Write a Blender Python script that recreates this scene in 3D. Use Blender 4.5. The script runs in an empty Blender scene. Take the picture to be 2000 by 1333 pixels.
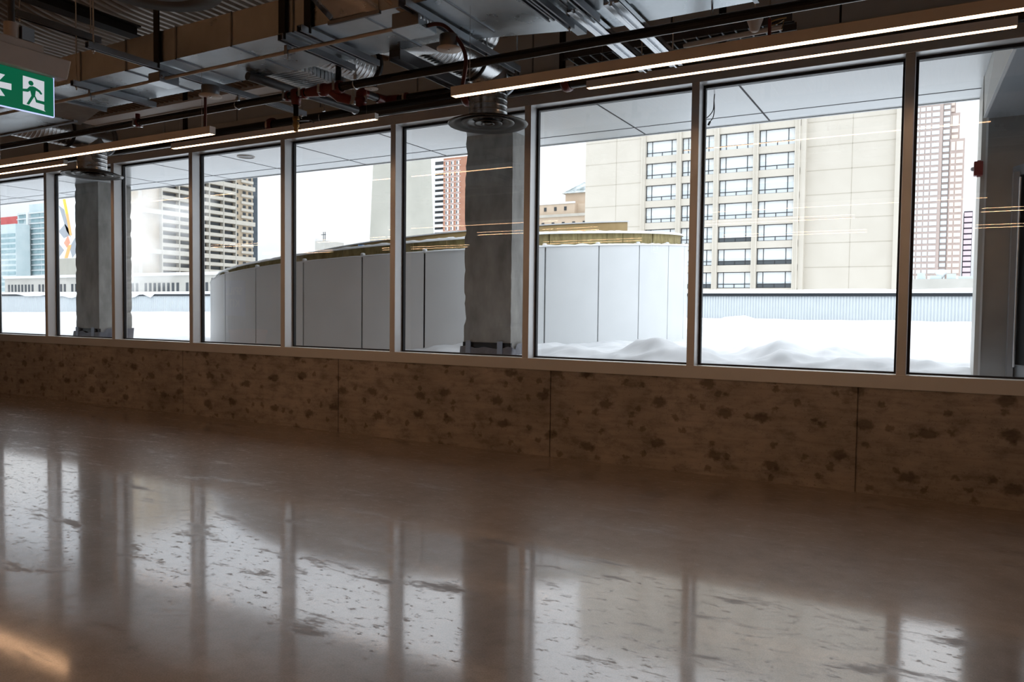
import bpy, math, random
from mathutils import Vector, Matrix, noise
random.seed(7)
S = bpy.context.scene
COL = S.collection

# ------------------------------------------------------------------ camera, sky, exposure
cam = bpy.data.cameras.new('camera')
cam.sensor_width = 36.0
cam.lens = 36.0 * 1480.4 / 2000.0
cam.clip_start = 0.05
cam.clip_end = 2000.0
camo = bpy.data.objects.new('camera', cam)
COL.objects.link(camo)
YAW, PITCH, ROLL = 0.51169, -0.039458, 0.011596
_fw = Vector((-math.sin(YAW) * math.cos(PITCH), math.cos(YAW) * math.cos(PITCH), math.sin(PITCH)))
_rt = Vector((math.cos(YAW), math.sin(YAW), 0))
_up = _rt.cross(_fw)
_r2 = _rt * math.cos(ROLL) + _up * math.sin(ROLL)
_u2 = _up * math.cos(ROLL) - _rt * math.sin(ROLL)
camo.matrix_world = Matrix(((_r2.x, _u2.x, -_fw.x, 0), (_r2.y, _u2.y, -_fw.y, -6.975),
                            (_r2.z, _u2.z, -_fw.z, 1.5), (0, 0, 0, 1)))
S.camera = camo

S.view_settings.view_transform = 'Standard'
S.view_settings.look = 'None'
S.view_settings.exposure = 0.35
S.view_settings.gamma = 1.0
S.view_settings.use_curve_mapping = False

SKY_STRENGTH = 1.25
LED_COLOR = (1.0, 0.57, 0.31, 1)
LED_STRENGTH = 14.0
LED_STRENGTH_REAR = 38.0
ADDED_UPLIGHT_STRENGTH = 38.0  # for uplight strips added as warm fill

world = bpy.data.worlds.new('overcast_sky')
S.world = world
world.use_nodes = True
wn = world.node_tree.nodes
wl = world.node_tree.links
wn.clear()
_o = wn.new('ShaderNodeOutputWorld')
_b = wn.new('ShaderNodeBackground')
_b.inputs['Strength'].default_value = SKY_STRENGTH
_tc = wn.new('ShaderNodeTexCoord')
_mp = wn.new('ShaderNodeMapping')
_mp.inputs['Scale'].default_value = (1.2, 1.2, 5.0)
_nz = wn.new('ShaderNodeTexNoise')
_nz.inputs['Scale'].default_value = 1.6
_nz.inputs['Detail'].default_value = 4
_cr = wn.new('ShaderNodeValToRGB')
_cr.color_ramp.elements[0].position = 0.35
_cr.color_ramp.elements[0].color = (0.80, 0.86, 0.94, 1)
_cr.color_ramp.elements[1].position = 0.62
_cr.color_ramp.elements[1].color = (0.98, 1.0, 1.03, 1)
wl.new(_tc.outputs['Generated'], _mp.inputs['Vector'])
wl.new(_mp.outputs['Vector'], _nz.inputs['Vector'])
wl.new(_nz.outputs['Fac'], _cr.inputs['Fac'])
wl.new(_cr.outputs['Color'], _b.inputs['Color'])
# an overcast sky is brighter overhead than at the horizon
_sx = wn.new('ShaderNodeSeparateXYZ')
wl.new(_tc.outputs['Generated'], _sx.inputs[0])
_mr = wn.new('ShaderNodeMapRange')
_mr.inputs['From Min'].default_value = 0.05
_mr.inputs['From Max'].default_value = 1.0
_mr.inputs['To Min'].default_value = SKY_STRENGTH * 0.72
_mr.inputs['To Max'].default_value = SKY_STRENGTH * 2.4
wl.new(_sx.outputs['Z'], _mr.inputs['Value'])
wl.new(_mr.outputs['Result'], _b.inputs['Strength'])
wl.new(_b.outputs['Background'], _o.inputs['Surface'])

# ------------------------------------------------------------------ materials
def principled(name, color, rough=0.5, metal=0.0, spec=0.5, ior=None):
    m = bpy.data.materials.new(name)
    m.use_nodes = True
    b = m.node_tree.nodes['Principled BSDF']
    b.inputs['Base Color'].default_value = (*color, 1)
    b.inputs['Roughness'].default_value = rough
    b.inputs['Metallic'].default_value = metal
    b.inputs['Specular IOR Level'].default_value = spec
    if ior: b.inputs['IOR'].default_value = ior
    return m, m.node_tree.nodes, m.node_tree.links, b

def coords(n, l, scale=(1, 1, 1)):
    g = n.new('ShaderNodeNewGeometry')
    mp = n.new('ShaderNodeMapping')
    mp.inputs['Scale'].default_value = scale
    l.new(g.outputs['Position'], mp.inputs['Vector'])
    return mp.outputs['Vector']

def noise_tex(n, l, vec, scale, detail=4, rough=0.55):
    t = n.new('ShaderNodeTexNoise')
    t.inputs['Scale'].default_value = scale
    t.inputs['Detail'].default_value = detail
    t.inputs['Roughness'].default_value = rough
    l.new(vec, t.inputs['Vector'])
    return t

def ramp(n, l, fac, stops):
    r = n.new('ShaderNodeValToRGB')
    e = r.color_ramp.elements
    while len(e) < len(stops): e.new(0.5)
    for k, (p, c) in enumerate(stops):
        e[k].position = p
        e[k].color = (*c, 1) if len(c) == 3 else c
    l.new(fac, r.inputs['Fac'])
    return r

def mixcol(n, l, fac, a, b, mode='MIX'):
    m = n.new('ShaderNodeMix')
    m.data_type = 'RGBA'
    m.blend_type = mode
    for sock, v in ((m.inputs[0], fac), (m.inputs[6], a), (m.inputs[7], b)):
        if isinstance(v, (int, float)): sock.default_value = v
        elif isinstance(v, tuple): sock.default_value = (*v, 1)
        else: l.new(v, sock)
    return m.outputs[2]

def bump(n, l, b, height, strength=0.2, dist=0.01):
    k = n.new('ShaderNodeBump')
    k.inputs['Strength'].default_value = strength
    k.inputs['Distance'].default_value = dist
    l.new(height, k.inputs['Height'])
    l.new(k.outputs['Normal'], b.inputs['Normal'])

def noisy(name, c0, c1, scale, rough=0.6, metal=0.0, stretch=(1, 1, 1), bumpv=0.0, r0=None, r1=None, spec=0.5):
    m, n, l, b = principled(name, c0, rough, metal, spec)
    v = coords(n, l, stretch)
    t = noise_tex(n, l, v, scale, 6)
    r = ramp(n, l, t.outputs['Fac'], [(0.3, c0), (0.7, c1)])
    l.new(r.outputs['Color'], b.inputs['Base Color'])
    if r0 is not None:
        rr = ramp(n, l, t.outputs['Fac'], [(0.3, (r0,) * 3), (0.7, (r1,) * 3)])
        l.new(rr.outputs['Color'], b.inputs['Roughness'])
    if bumpv: bump(n, l, b, t.outputs['Fac'], bumpv)
    return m

M = {}
# polished concrete floor: mottled and scuffed under a clear glossy sealer
m, n, l, b = principled('polished_concrete', (.3, .25, .21), 0.3, 0, 0.5, 1.5)
v = coords(n, l)
t1 = noise_tex(n, l, v, 0.8, 6)
t2 = noise_tex(n, l, v, 6.0, 10, 0.7)
vs = coords(n, l, (0.7, 2.0, 1))
t3 = noise_tex(n, l, vs, 2.1, 12, 0.72)
t4 = noise_tex(n, l, v, 130.0, 4, 0.7)
t5 = noise_tex(n, l, coords(n, l, (1, 1.6, 1)), 13.0, 9, 0.75)
c1 = ramp(n, l, t1.outputs['Fac'], [(0.3, (.275, .222, .182)), (0.7, (.36, .30, .255))])
c2 = ramp(n, l, t2.outputs['Fac'], [(0.36, (.74, .71, .68)), (0.62, (1, 1, 1))])
c3 = ramp(n, l, t3.outputs['Fac'], [(0.36, (.42, .35, .29)), (0.44, (1, 1, 1))])
c4 = ramp(n, l, t4.outputs['Fac'], [(0.32, (.66, .65, .64)), (0.60, (1.0, 1.0, 1.0))])
c5 = ramp(n, l, t5.outputs['Fac'], [(0.37, (.52, .47, .42)), (0.45, (1, 1, 1))])
x = mixcol(n, l, 1.0, c1.outputs['Color'], c2.outputs['Color'], 'MULTIPLY')
x = mixcol(n, l, 1.0, x, c4.outputs['Color'], 'MULTIPLY')
x = mixcol(n, l, 0.8, x, c3.outputs['Color'], 'MULTIPLY')
x = mixcol(n, l, 0.8, x, c5.outputs['Color'], 'MULTIPLY')
l.new(x, b.inputs['Base Color'])
b.inputs['Coat Weight'].default_value = 1.0
b.inputs['Coat IOR'].default_value = 1.9
mm = n.new('ShaderNodeMath'); mm.operation = 'MINIMUM'
l.new(t3.outputs['Fac'], mm.inputs[0]); l.new(t5.outputs['Fac'], mm.inputs[1])
r1 = ramp(n, l, mm.outputs[0], [(0.36, (.34,) * 3), (0.44, (.085,) * 3), (0.6, (.06,) * 3)])
l.new(r1.outputs['Color'], b.inputs['Coat Roughness'])
w1 = ramp(n, l, mm.outputs[0], [(0.37, (.15,) * 3), (0.445, (1,) * 3)])
l.new(w1.outputs['Color'], b.inputs['Coat Weight'])
bump(n, l, b, t4.outputs['Fac'], 0.05, 0.002)
kb = n.new('ShaderNodeBump'); kb.inputs['Strength'].default_value = .02; kb.inputs['Distance'].default_value = .01
l.new(t2.outputs['Fac'], kb.inputs['Height']); l.new(kb.outputs['Normal'], b.inputs['Coat Normal'])
M['floor'] = m

# board-marked concrete upstand with dark patched spots
m, n, l, b = principled('upstand_concrete', (.3, .25, .2), 0.75)
v = coords(n, l)
t1 = noise_tex(n, l, v, 1.3, 7)
vs = coords(n, l, (1.2, 1, 9))
t2 = noise_tex(n, l, vs, 2.2, 6)
t3 = noise_tex(n, l, v, 60, 3)
c1 = ramp(n, l, t1.outputs['Fac'], [(0.3, (.31, .275, .245)), (0.7, (.46, .415, .375))])
c2 = ramp(n, l, t2.outputs['Fac'], [(0.3, (.62, .60, .58)), (0.55, (1, 1, 1))])
x = mixcol(n, l, 0.6, c1.outputs['Color'], c2.outputs['Color'], 'MULTIPLY')
# patched form-tie spots: jittered cells in the wall plane, edges broken by noise
wob = noise_tex(n, l, v, 22, 3)
ma = n.new('ShaderNodeVectorMath'); ma.operation = 'MULTIPLY_ADD'
ma.inputs[1].default_value = (0.10, 0.0, 0.10)
l.new(wob.outputs['Color'], ma.inputs[0])
g = n.new('ShaderNodeNewGeometry')
fl = n.new('ShaderNodeVectorMath'); fl.operation = 'MULTIPLY'
fl.inputs[1].default_value = (1, 0, 1)
l.new(g.outputs['Position'], fl.inputs[0])
l.new(fl.outputs['Vector'], ma.inputs[2])
for sc, rnd, off, lo, hi, dark in (((1.75, 2.9, 1), 0.55, (.3, .45, 0), 0.09, 0.17, (.40, .37, .35)),
                                   ((3.6, 3.9, 1), 1.0, (.9, .1, 0), 0.07, 0.14, (.5, .47, .44))):
    sp_ = n.new('ShaderNodeSeparateXYZ'); l.new(ma.outputs['Vector'], sp_.inputs[0])
    cb_ = n.new('ShaderNodeCombineXYZ'); l.new(sp_.outputs['X'], cb_.inputs['X']); l.new(sp_.outputs['Z'], cb_.inputs['Y'])
    mp = n.new('ShaderNodeMapping'); mp.inputs['Scale'].default_value = sc; mp.inputs['Location'].default_value = off
    l.new(cb_.outputs['Vector'], mp.inputs['Vector'])
    vo = n.new('ShaderNodeTexVoronoi'); vo.voronoi_dimensions = '2D'; vo.inputs['Scale'].default_value = 1.0
    vo.inputs['Randomness'].default_value = rnd
    l.new(mp.outputs['Vector'], vo.inputs['Vector'])
    rr = ramp(n, l, vo.outputs['Distance'], [(lo, dark), (hi, (1, 1, 1))])
    x = mixcol(n, l, 0.9, x, rr.outputs['Color'], 'MULTIPLY')
c4 = ramp(n, l, t3.outputs['Fac'], [(0.25, (.45, .45, .45)), (0.38, (1, 1, 1))])
x = mixcol(n, l, 0.8, x, c4.outputs['Color'], 'MULTIPLY')
t6 = noise_tex(n, l, coords(n, l, (1, 1, 1.8)), 4.0, 10, .7)
c6 = ramp(n, l, t6.outputs['Fac'], [(0.36, (.58, .57, .56)), (0.5, (1, 1, 1)), (.66, (1.12, 1.10, 1.08))])
x = mixcol(n, l, 0.85, x, c6.outputs['Color'], 'MULTIPLY')
l.new(x, b.inputs['Base Color'])
bump(n, l, b, t2.outputs['Fac'], 0.15, 0.01)
M['upstand'] = m

# galvanised sheet metal
def galv(name, c0, c1, r0, r1, scale=3.0):
    m, n, l, b = principled(name, c0, 0.3, 1.0)
    v = coords(n, l, (1, 1, 1))
    t = noise_tex(n, l, v, scale, 5)
    r = ramp(n, l, t.outputs['Fac'], [(0.3, c0), (0.7, c1)])
    l.new(r.outputs['Color'], b.inputs['Base Color'])
    rr = ramp(n, l, t.outputs['Fac'], [(0.3, (r0,) * 3), (0.7, (r1,) * 3)])
    l.new(rr.outputs['Color'], b.inputs['Roughness'])
    return m
M['galv'] = galv('galvanised_sheet', (.44, .48, .51), (.62, .66, .69), .24, .36)
M['galv_dull'] = galv('dull_galvanised_channel', (.26, .28, .30), (.38, .40, .43), .38, .5)
M['spiral'] = galv('spiral_duct_metal', (.52, .53, .54), (.68, .69, .70), .2, .3, 6)
M['deck'] = noisy('steel_deck', (.28, .225, .175), (.36, .295, .235), 2, .34, .35, r0=.30, r1=.40)
M['aluminium'] = galv('aluminium_rail', (.66, .68, .71), (.76, .78, .80), .22, .3)
M['chrome'] = principled('zinc_hardware', (.75, .76, .77), .25, 1)[0]
M['emt'] = noisy('conduit_steel', (.52, .46, .40), (.62, .56, .50), 4, .38, .85)
M['blackpipe'] = principled('black_steel_pipe', (.007, .006, .006), .2, 0, .45)[0]
M['greypipe'] = noisy('dark_grey_pipe', (.05, .05, .055), (.08, .08, .085), 5, .35, .3)
M['red'] = noisy('red_fitting_paint', (.12, .010, .007), (.17, .017, .012), 8, .3)
M['brass'] = noisy('brass', (.32, .19, .07), (.40, .25, .10), 12, .35, .9)
M['darksteel'] = noisy('black_beam_steel', (.010, .009, .009), (.018, .016, .015), 4, .7)
M['housing'] = principled('warm_grey_painted_aluminium', (.78, .73, .68), .45)[0]
M['frame'] = noisy('silver_window_frame', (.76, .775, .785), (.80, .815, .825), 3, .36, .4)
M['gasket'] = principled('black_gasket', (.012, .012, .016), .5)[0]
M['panelwall'] = noisy('grey_wall_panel', (.44, .47, .50), (.48, .51, .54), 2, .6)
M['fascia'] = noisy('warm_grey_fascia', (0.432, 0.420, 0.396), (0.492, 0.480, 0.456), 2, .5)
M['trunk'] = noisy('beige_cover', (0.480, 0.432, 0.384), (0.552, 0.504, 0.456), 3, .5)
M['innerwall'] = noisy('back_room_wall', (.12, .115, .11), (.15, .145, .14), 1.2, .8)
M['canopyw'] = principled('white_cover_plate', (0.713, 0.644, 0.575), .5)[0]
M['conduitred'] = principled('dark_red_flex_conduit', (.09, .028, .026), .35, .4)[0]
M['exitbox'] = noisy('beige_sign_housing', (0.468, 0.416, 0.377), (0.520, 0.468, 0.429), 5, .55)
M['diffuser_metal'] = galv('satin_diffuser_metal', (.085, .08, .075), (.12, .115, .11), .30, .36, 5)
M['canvas'] = noisy('grey_duct_insulation', (.26, .25, .23), (.34, .33, .31), 9, .8, bumpv=.2)

def emit(name, color, s):
    m = bpy.data.materials.new(name)
    m.use_nodes = True
    n = m.node_tree.nodes
    l = m.node_tree.links
    n.clear()
    o = n.new('ShaderNodeOutputMaterial')
    e = n.new('ShaderNodeEmission')
    e.inputs['Color'].default_value = color if len(color) == 4 else (*color, 1)
    e.inputs['Strength'].default_value = s
    l.new(e.outputs[0], o.inputs['Surface'])
    return m
M['led'] = emit('led_diffuser', LED_COLOR, LED_STRENGTH)
M['fill_up'] = emit('added_uplight_strip', LED_COLOR, ADDED_UPLIGHT_STRENGTH)
M['led_rear'] = emit('led_diffuser_rear', LED_COLOR, LED_STRENGTH_REAR)

def lit(name, color, s):
    m, n, l, b = principled(name, color, .3)
    b.inputs['Emission Color'].default_value = (*color, 1)
    b.inputs['Emission Strength'].default_value = s
    return m
M['sign_green'] = lit('lit_sign_green', (.0, .12, .055), 0.55)
M['sign_white'] = lit('lit_sign_white', (.62, .66, .72), 0.62)
M['sign_edge'] = lit('lit_acrylic_edge', (.50, .58, .95), 0.9)

# window glass
m = bpy.data.materials.new('window_glass')
m.use_nodes = True
n = m.node_tree.nodes
l = m.node_tree.links
n.clear()
o = n.new('ShaderNodeOutputMaterial')
tr = n.new('ShaderNodeBsdfTransparent'); tr.inputs['Color'].default_value = (.985, .995, .995, 1)
gl = n.new('ShaderNodeBsdfGlossy'); gl.inputs['Roughness'].default_value = 0.0
gl.inputs['Color'].default_value = (1, 1, 1, 1)
g = n.new('ShaderNodeNewGeometry')
mi = n.new('ShaderNodeMix'); mi.data_type = 'FLOAT'
mi.inputs[2].default_value = 1.5
mi.inputs[3].default_value = 1 / 1.5
l.new(g.outputs['Backfacing'], mi.inputs[0])
fr = n.new('ShaderNodeFresnel')
l.new(mi.outputs[0], fr.inputs['IOR'])
mx = n.new('ShaderNodeMixShader')
l.new(fr.outputs[0], mx.inputs[0]); l.new(tr.outputs[0], mx.inputs[1]); l.new(gl.outputs[0], mx.inputs[2])
l.new(mx.outputs[0], o.inputs['Surface'])
M['glass'] = m

# outdoors
M['snow'] = noisy('snow', (.55, .57, .59), (.61, .62, .635), 2.5, .7, bumpv=.45)
M['snowcap'] = noisy('snow_cap', (.66, .68, .69), (.72, .73, .74), 6, .7)
M['whitepanel'] = noisy('white_metal_panel', (.66, .68, .69), (.71, .73, .74), 2, .34)
M['soffit'] = noisy('white_soffit_panel', (.66, .69, .71), (.70, .73, .745), .8, .22)
M['soffit_gap'] = principled('dark_joint', (.02, .02, .025), .7)[0]
M['osb'] = noisy('strand_board', (.24, .19, .075), (.46, .38, .18), 14, .8, stretch=(1, 1, .4), bumpv=.3)
M['ply'] = noisy('ochre_plywood', (.40, .27, .11), (.48, .34, .15), 3, .7)
M['column'] = noisy('column_concrete', (0.213, 0.206, 0.194), (0.375, 0.362, 0.338), 3.5, .85, stretch=(1.5, 1.5, .7), bumpv=.35)
M['plastic'] = noisy('grey_plastic_sheet', (.10, .10, .12), (.18, .18, .20), 9, .35, bumpv=.5)
M['tape'] = principled('grey_duct_tape', (.27, .30, .36), .4)[0]
M['parapet'] = noisy('pale_blue_siding', (.60, .645, .675), (.64, .685, .71), 3, .45)
M['parapet_cap'] = principled('dark_flashing', (.018, .024, .032), .6)[0]
M['darkpanel'] = noisy('dark_metal_cladding', (.34, .35, .35), (.42, .43, .43), 1.5, .33, .75, stretch=(1, 1, 2.5))
M['canopy_metal'] = noisy('canopy_underside_metal', (.42, .46, .50), (.52, .56, .60), 1.5, .4, .6)
M['cream_panel'] = noisy('cream_return_panel', (.50, .49, .455), (.56, .55, .51), 2, .4)
M['doorframe'] = principled('grey_door_frame', (.36, .38, .40), .35, .5)[0]
M['steelbright'] = principled('brushed_pull_handle', (.62, .60, .60), .25, 1)[0]
M['hornred'] = noisy('red_alarm_housing', (.22, .03, .03), (.28, .045, .04), 20, .4)
M['lens'] = principled('clear_strobe_lens', (.7, .72, .74), .15)[0]
M['black'] = principled('black_rubber', (.012, .012, .014), .5)[0]
M['blue'] = principled('blue_valve_cap', (.03, .16, .42), .4)[0]
def concrete_far(name, c0, c1, s): return noisy(name, c0, c1, s, .85)
M['cream'] = concrete_far('cream_precast', (.555, .515, .445), (.60, .56, .49), .35)
M['cream_d'] = concrete_far('cream_precast_joint', (.44, .40, .33), (.48, .44, .37), .35)
M['darkframe'] = principled('dark_bronze_window_frame', (.035, .04, .045), .4)[0]
M['farpane'] = principled('sky_painted_pane', (.68, .75, .78), .04, 0, 1.0, 1.9)[0]  # reflected sky put into the pale base colour
M['farpane_dark'] = principled('dark_pane', (.06, .075, .085), .04, 0, .8, 1.6)[0]
M['blind'] = principled('white_blind', (.80, .83, .84), .5)[0]
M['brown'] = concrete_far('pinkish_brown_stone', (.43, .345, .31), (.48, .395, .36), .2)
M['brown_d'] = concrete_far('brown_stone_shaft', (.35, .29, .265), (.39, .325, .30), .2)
M['skywin'] = principled('sky_reflecting_window', (0.680, 0.765, 0.807), .1, 0, 1.0, 1.9)[0]
M['warmwin'] = principled('warm_reflecting_window', (0.807, 0.705, 0.612), .15, 0, .8, 1.7)[0]
M['pinkwin'] = principled('pink_tinted_window_band', (.82, .70, .76), .2, 0, .8)[0]
M['pinkwall'] = principled('dark_violet_cladding', (.05, .04, .06), .6)[0]
M['tan'] = concrete_far('tan_wall', (.36, .295, .215), (.42, .345, .255), .3)
M['slabcream'] = concrete_far('cream_balcony', (.42, .395, .345), (.48, .455, .40), .5)
M['aptdark'] = principled('dark_apartment_window', (.035, .04, .045), .25)[0]
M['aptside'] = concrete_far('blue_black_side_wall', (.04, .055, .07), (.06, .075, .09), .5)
M['greyslab'] = concrete_far('weathered_concrete', (0.368, 0.364, 0.320), (0.448, 0.440, 0.392), .12)
M['brick'] = concrete_far('red_brick', (0.357, 0.170, 0.111), (0.425, 0.221, 0.145), .3)
M['white'] = principled('white_balcony', (0.697, 0.714, 0.722), .6)[0]
M['histor'] = concrete_far('sand_stone', (0.493, 0.391, 0.293), (0.561, 0.451, 0.348), .2)
M['copper'] = noisy('snowy_green_roof', (.08, .12, .12), (.50, .53, .54), .5, .6, stretch=(1, 1, .5))
M['garage'] = concrete_far('parkade_concrete', (0.442, 0.433, 0.399), (0.510, 0.501, 0.468), .2)
M['garage_dark'] = principled('dark_parkade_opening', (.05, .06, .07), .7)[0]
M['condo'] = concrete_far('pale_blue_condo_glass', (0.476, 0.578, 0.603), (0.578, 0.654, 0.671), .15)
M['condo_d'] = concrete_far('blue_green_condo_window', (.22, .34, .37), (.34, .46, .49), .4)
M['condo_red'] = concrete_far('red_condo_block', (.55, .10, .10), (.62, .15, .14), .2)
M['mural_a'] = principled('mural_white', (.78, .80, .81), .6)[0]
M['mural_b'] = principled('mural_grey', (.33, .36, .40), .6)[0]
M['mural_c'] = principled('mural_orange', (.78, .44, .16), .6)[0]
M['mural_d'] = principled('mural_yellow', (.85, .58, .07), .6)[0]
M['mural_e'] = principled('mural_coral', (.75, .33, .22), .6)[0]
M['street'] = noisy('snowy_street', (.70, .71, .73), (.82, .83, .84), .05, .9)

# ------------------------------------------------------------------ mesh helpers
class MB:
    def __init__(s):
        s.v = []; s.f = []; s.sm = []
    def add(s, vs, fs, smooth=False):
        o = len(s.v)
        s.v += [tuple(p) for p in vs]
        s.f += [tuple(i + o for i in f) for f in fs]
        s.sm += [smooth] * len(fs)
        return s
    def box(s, x0, x1, y0, y1, z0, z1):
        v = [(x0, y0, z0), (x1, y0, z0), (x1, y1, z0), (x0, y1, z0), (x0, y0, z1), (x1, y0, z1), (x1, y1, z1), (x0, y1, z1)]
        return s.add(v, [(0, 3, 2, 1), (4, 5, 6, 7), (0, 1, 5, 4), (1, 2, 6, 5), (2, 3, 7, 6), (3, 0, 4, 7)])
    def hexa(s, b, t):
        return s.add(list(b) + list(t), [(0, 3, 2, 1), (4, 5, 6, 7), (0, 1, 5, 4), (1, 2, 6, 5), (2, 3, 7, 6), (3, 0, 4, 7)])
    def obox(s, c, size, mat):
        v = [Vector(c) + mat @ Vector((sx * size[0] / 2, sy * size[1] / 2, sz * size[2] / 2)) for sz in (-1, 1) for sx, sy in ((-1, -1), (1, -1), (1, 1), (-1, 1))]
        return s.hexa(v[:4], v[4:])
    def tube(s, pts, r, n=12, caps=True):
        pts = [Vector(p) for p in pts]
        rs = r if isinstance(r, (list, tuple)) else [r] * len(pts)
        tang = []
        for i in range(len(pts)):
            a = pts[max(i - 1, 0)]; b_ = pts[min(i + 1, len(pts) - 1)]
            tang.append((b_ - a).normalized())
        u = tang[0].orthogonal().normalized()
        vs = []
        for i, p in enumerate(pts):
            u = (u - tang[i] * u.dot(tang[i])).normalized()
            w = tang[i].cross(u)
            for k in range(n):
                a = 2 * math.pi * k / n
                vs.append(p + (u * math.cos(a) + w * math.sin(a)) * rs[i])
        fs = []
        for i in range(len(pts) - 1):
            for k in range(n):
                k2 = (k + 1) % n
                fs.append((i * n + k, i * n + k2, (i + 1) * n + k2, (i + 1) * n + k))
        s.add(vs, fs, True)
        if caps:
            o = len(pts)
            s.add(vs[:n], [tuple(reversed(range(n)))])
            s.add(vs[-n:], [tuple(range(n))])
        return s
    def lathe(s, c, prof, n=32, axis='z'):
        c = Vector(c)
        vs = []
        for r, h in prof:
            for k in range(n):
                a = 2 * math.pi * k / n
                p = (r * math.cos(a), r * math.sin(a), h)
                if axis == 'y': p = (p[0], p[2], p[1])
                if axis == 'x': p = (p[2], p[0], p[1])
                vs.append(c + Vector(p))
        fs = []
        for i in range(len(prof) - 1):
            for k in range(n):
                k2 = (k + 1) % n
                f = (i * n + k, i * n + k2, (i + 1) * n + k2, (i + 1) * n + k)
                fs.append(f if axis == 'z' else tuple(reversed(f)))
        return s.add(vs, fs, True)
    def prism(s, pts, fn, a, b):
        # polygon pts (2D) extruded between depths a and b; fn(u, v, depth) -> 3D
        n = len(pts)
        vs = [fn(u, v, a) for u, v in pts] + [fn(u, v, b) for u, v in pts]
        fs = [tuple(reversed(range(n))), tuple(range(n, 2 * n))]
        fs += [(i, (i + 1) % n, (i + 1) % n + n, i + n) for i in range(n)]
        return s.add(vs, fs)
    def build(s, name, mat, parent=None, origin=None, bevel=0, link=True):
        og = Vector(origin) if origin is not None else (Vector((0, 0, 0)) if parent is None else abs_loc(parent))
        me = bpy.data.meshes.new(name)
        me.from_pydata([tuple(Vector(p) - og) for p in s.v], [], s.f)
        me.polygons.foreach_set('use_smooth', s.sm)
        me.materials.append(mat)
        me.update()
        o = bpy.data.objects.new(name, me)
        COL.objects.link(o)
        if parent is not None:
            o.parent = parent
            o.location = og - abs_loc(parent)
        else:
            o.location = og
        if bevel:
            bv = o.modifiers.new('bevel', 'BEVEL')
            bv.width = bevel; bv.segments = 2; bv.limit_method = 'ANGLE'
        return o

def abs_loc(o):
    p = Vector(o.location)
    while o.parent is not None:
        o = o.parent
        p += Vector(o.location)
    return p

def tag(o, label, cat, group=None):
    o['label'] = label
    o['category'] = cat
    if group: o['group'] = group
    return o
def thing(name, label, cat, loc, group=None):
    o = bpy.data.objects.new(name, None)
    o.empty_display_size = 0.1
    o.location = loc
    COL.objects.link(o)
    return tag(o, label, cat, group)
def struct(o):
    o['kind'] = 'structure'
    return o
def children(o): return [c for c in o.children]
def copy_tree(o, parent=None):
    c = o.copy()
    COL.objects.link(c)
    if parent is not None:
        c.parent = parent
    for ch in children(o): copy_tree(ch, c)
    return c
def inst(name, src, parent, loc):
    # another part that shares the mesh of src, at world position loc
    c = bpy.data.objects.new(name, src.data)
    COL.objects.link(c)
    c.parent = parent
    c.location = Vector(loc) - abs_loc(parent)
    return c

# ------------------------------------------------------------------ room shell
XL, XR, YB = -26.0, 7.0, -15.0
struct(MB().box(XL, XR, YB, 0.25, -0.2, 0.0).build('floor', M['floor']))

# concrete upstand below the windows, cast in sections with open joints
mb = MB()
jx = [XL, -20.8, -17.9, -15.0, -12.1, -9.21, -6.34, -3.46, -0.57, 2.32, 5.2, XR]
for a, c in zip(jx[:-1], jx[1:]):
    mb.box(a + .006, c - .006, 0.01, 0.24, 0.0, 0.895)
mb.box(XL, XR, 0.03, 0.23, 0.0, 0.89)
struct(mb.build('wall_front', M['upstand']))

ZS, ZH = 1.012, 3.623          # sill top, head underside
MW = 0.073
mull = [-0.255 - 1.7524 * i for i in range(-3, 14)]      # mullion centres, right to left
XWR, XWL = mull[0], mull[-1]
struct(MB().box(XL, XR, 0.0, 0.20, 0.893, ZS).build('trim_1', M['frame'], bevel=.004))
struct(MB().box(XL, XR, 0.0, 0.20, ZH, 3.722).build('trim_2', M['frame'], bevel=.004))
struct(MB().box(XL, XR, -0.025, 0.15, 3.722, 3.945).build('trim_3', M['fascia']))
for k, xm in enumerate(mull):
    struct(MB().box(xm - MW / 2, xm + MW / 2, 0.0, 0.20, ZS - .001, ZH + .001).build('trim_%d' % (k + 4), M['frame'], bevel=.003))
# solid wall beyond the last windows
struct(MB().box(XL, XWL - MW / 2, 0.01, 0.2, ZS, ZH).build('wall_front_left', M['innerwall']))
struct(MB().box(XWR + MW / 2, XR, 0.01, 0.2, ZS, ZH).build('wall_front_right', M['innerwall']))
for k in range(len(mull) - 1):
    x1 = mull[k] - MW / 2; x0 = mull[k + 1] + MW / 2
    w = MB()
    gk = .022
    w.box(x0, x0 + gk, .135, .175, ZS, ZH).box(x1 - gk, x1, .135, .175, ZS, ZH)
    w.box(x0 + gk, x1 - gk, .135, .175, ZS, ZS + gk * .7).box(x0 + gk, x1 - gk, .135, .175, ZH - gk * 1.2, ZH)
    wo = struct(w.build('window_%d' % (k + 1), M['gasket'], origin=((x0 + x1) / 2, .15, ZS)))
    MB().box(x0 + gk * .6, x1 - gk * .6, .150, .158, ZS + gk * .4, ZH - gk * .6).build('glass_pane', M['glass'], wo)

# upper bulkhead clad in panels with open seams
mb = MB()
mb.box(XL, XR, 0.03, 0.2, 3.94, 4.75)
struct(mb.build('wall_front_upper', M['gasket']))
mb = MB()
sx = [-0.79 - 1.46 * i for i in range(-6, 18)]
for c, a in zip(sx[:-1], sx[1:]):
    mb.box(max(a + .009, XL), min(c - .009, XR), 0.0, 0.035, 3.945, 4.74)
struct(mb.build('trim_40', M['panelwall']))

struct(MB().box(XL - .2, XL, YB, 0.25, 0, 6.4).build('wall_left', M['innerwall']))
struct(MB().box(XR, XR + .2, YB, 0.25, 0, 6.4).build('wall_right', M['innerwall']))
struct(MB().box(XL, XR, YB - .2, YB, 0, 6.4).build('wall_back', M['innerwall']))

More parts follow.
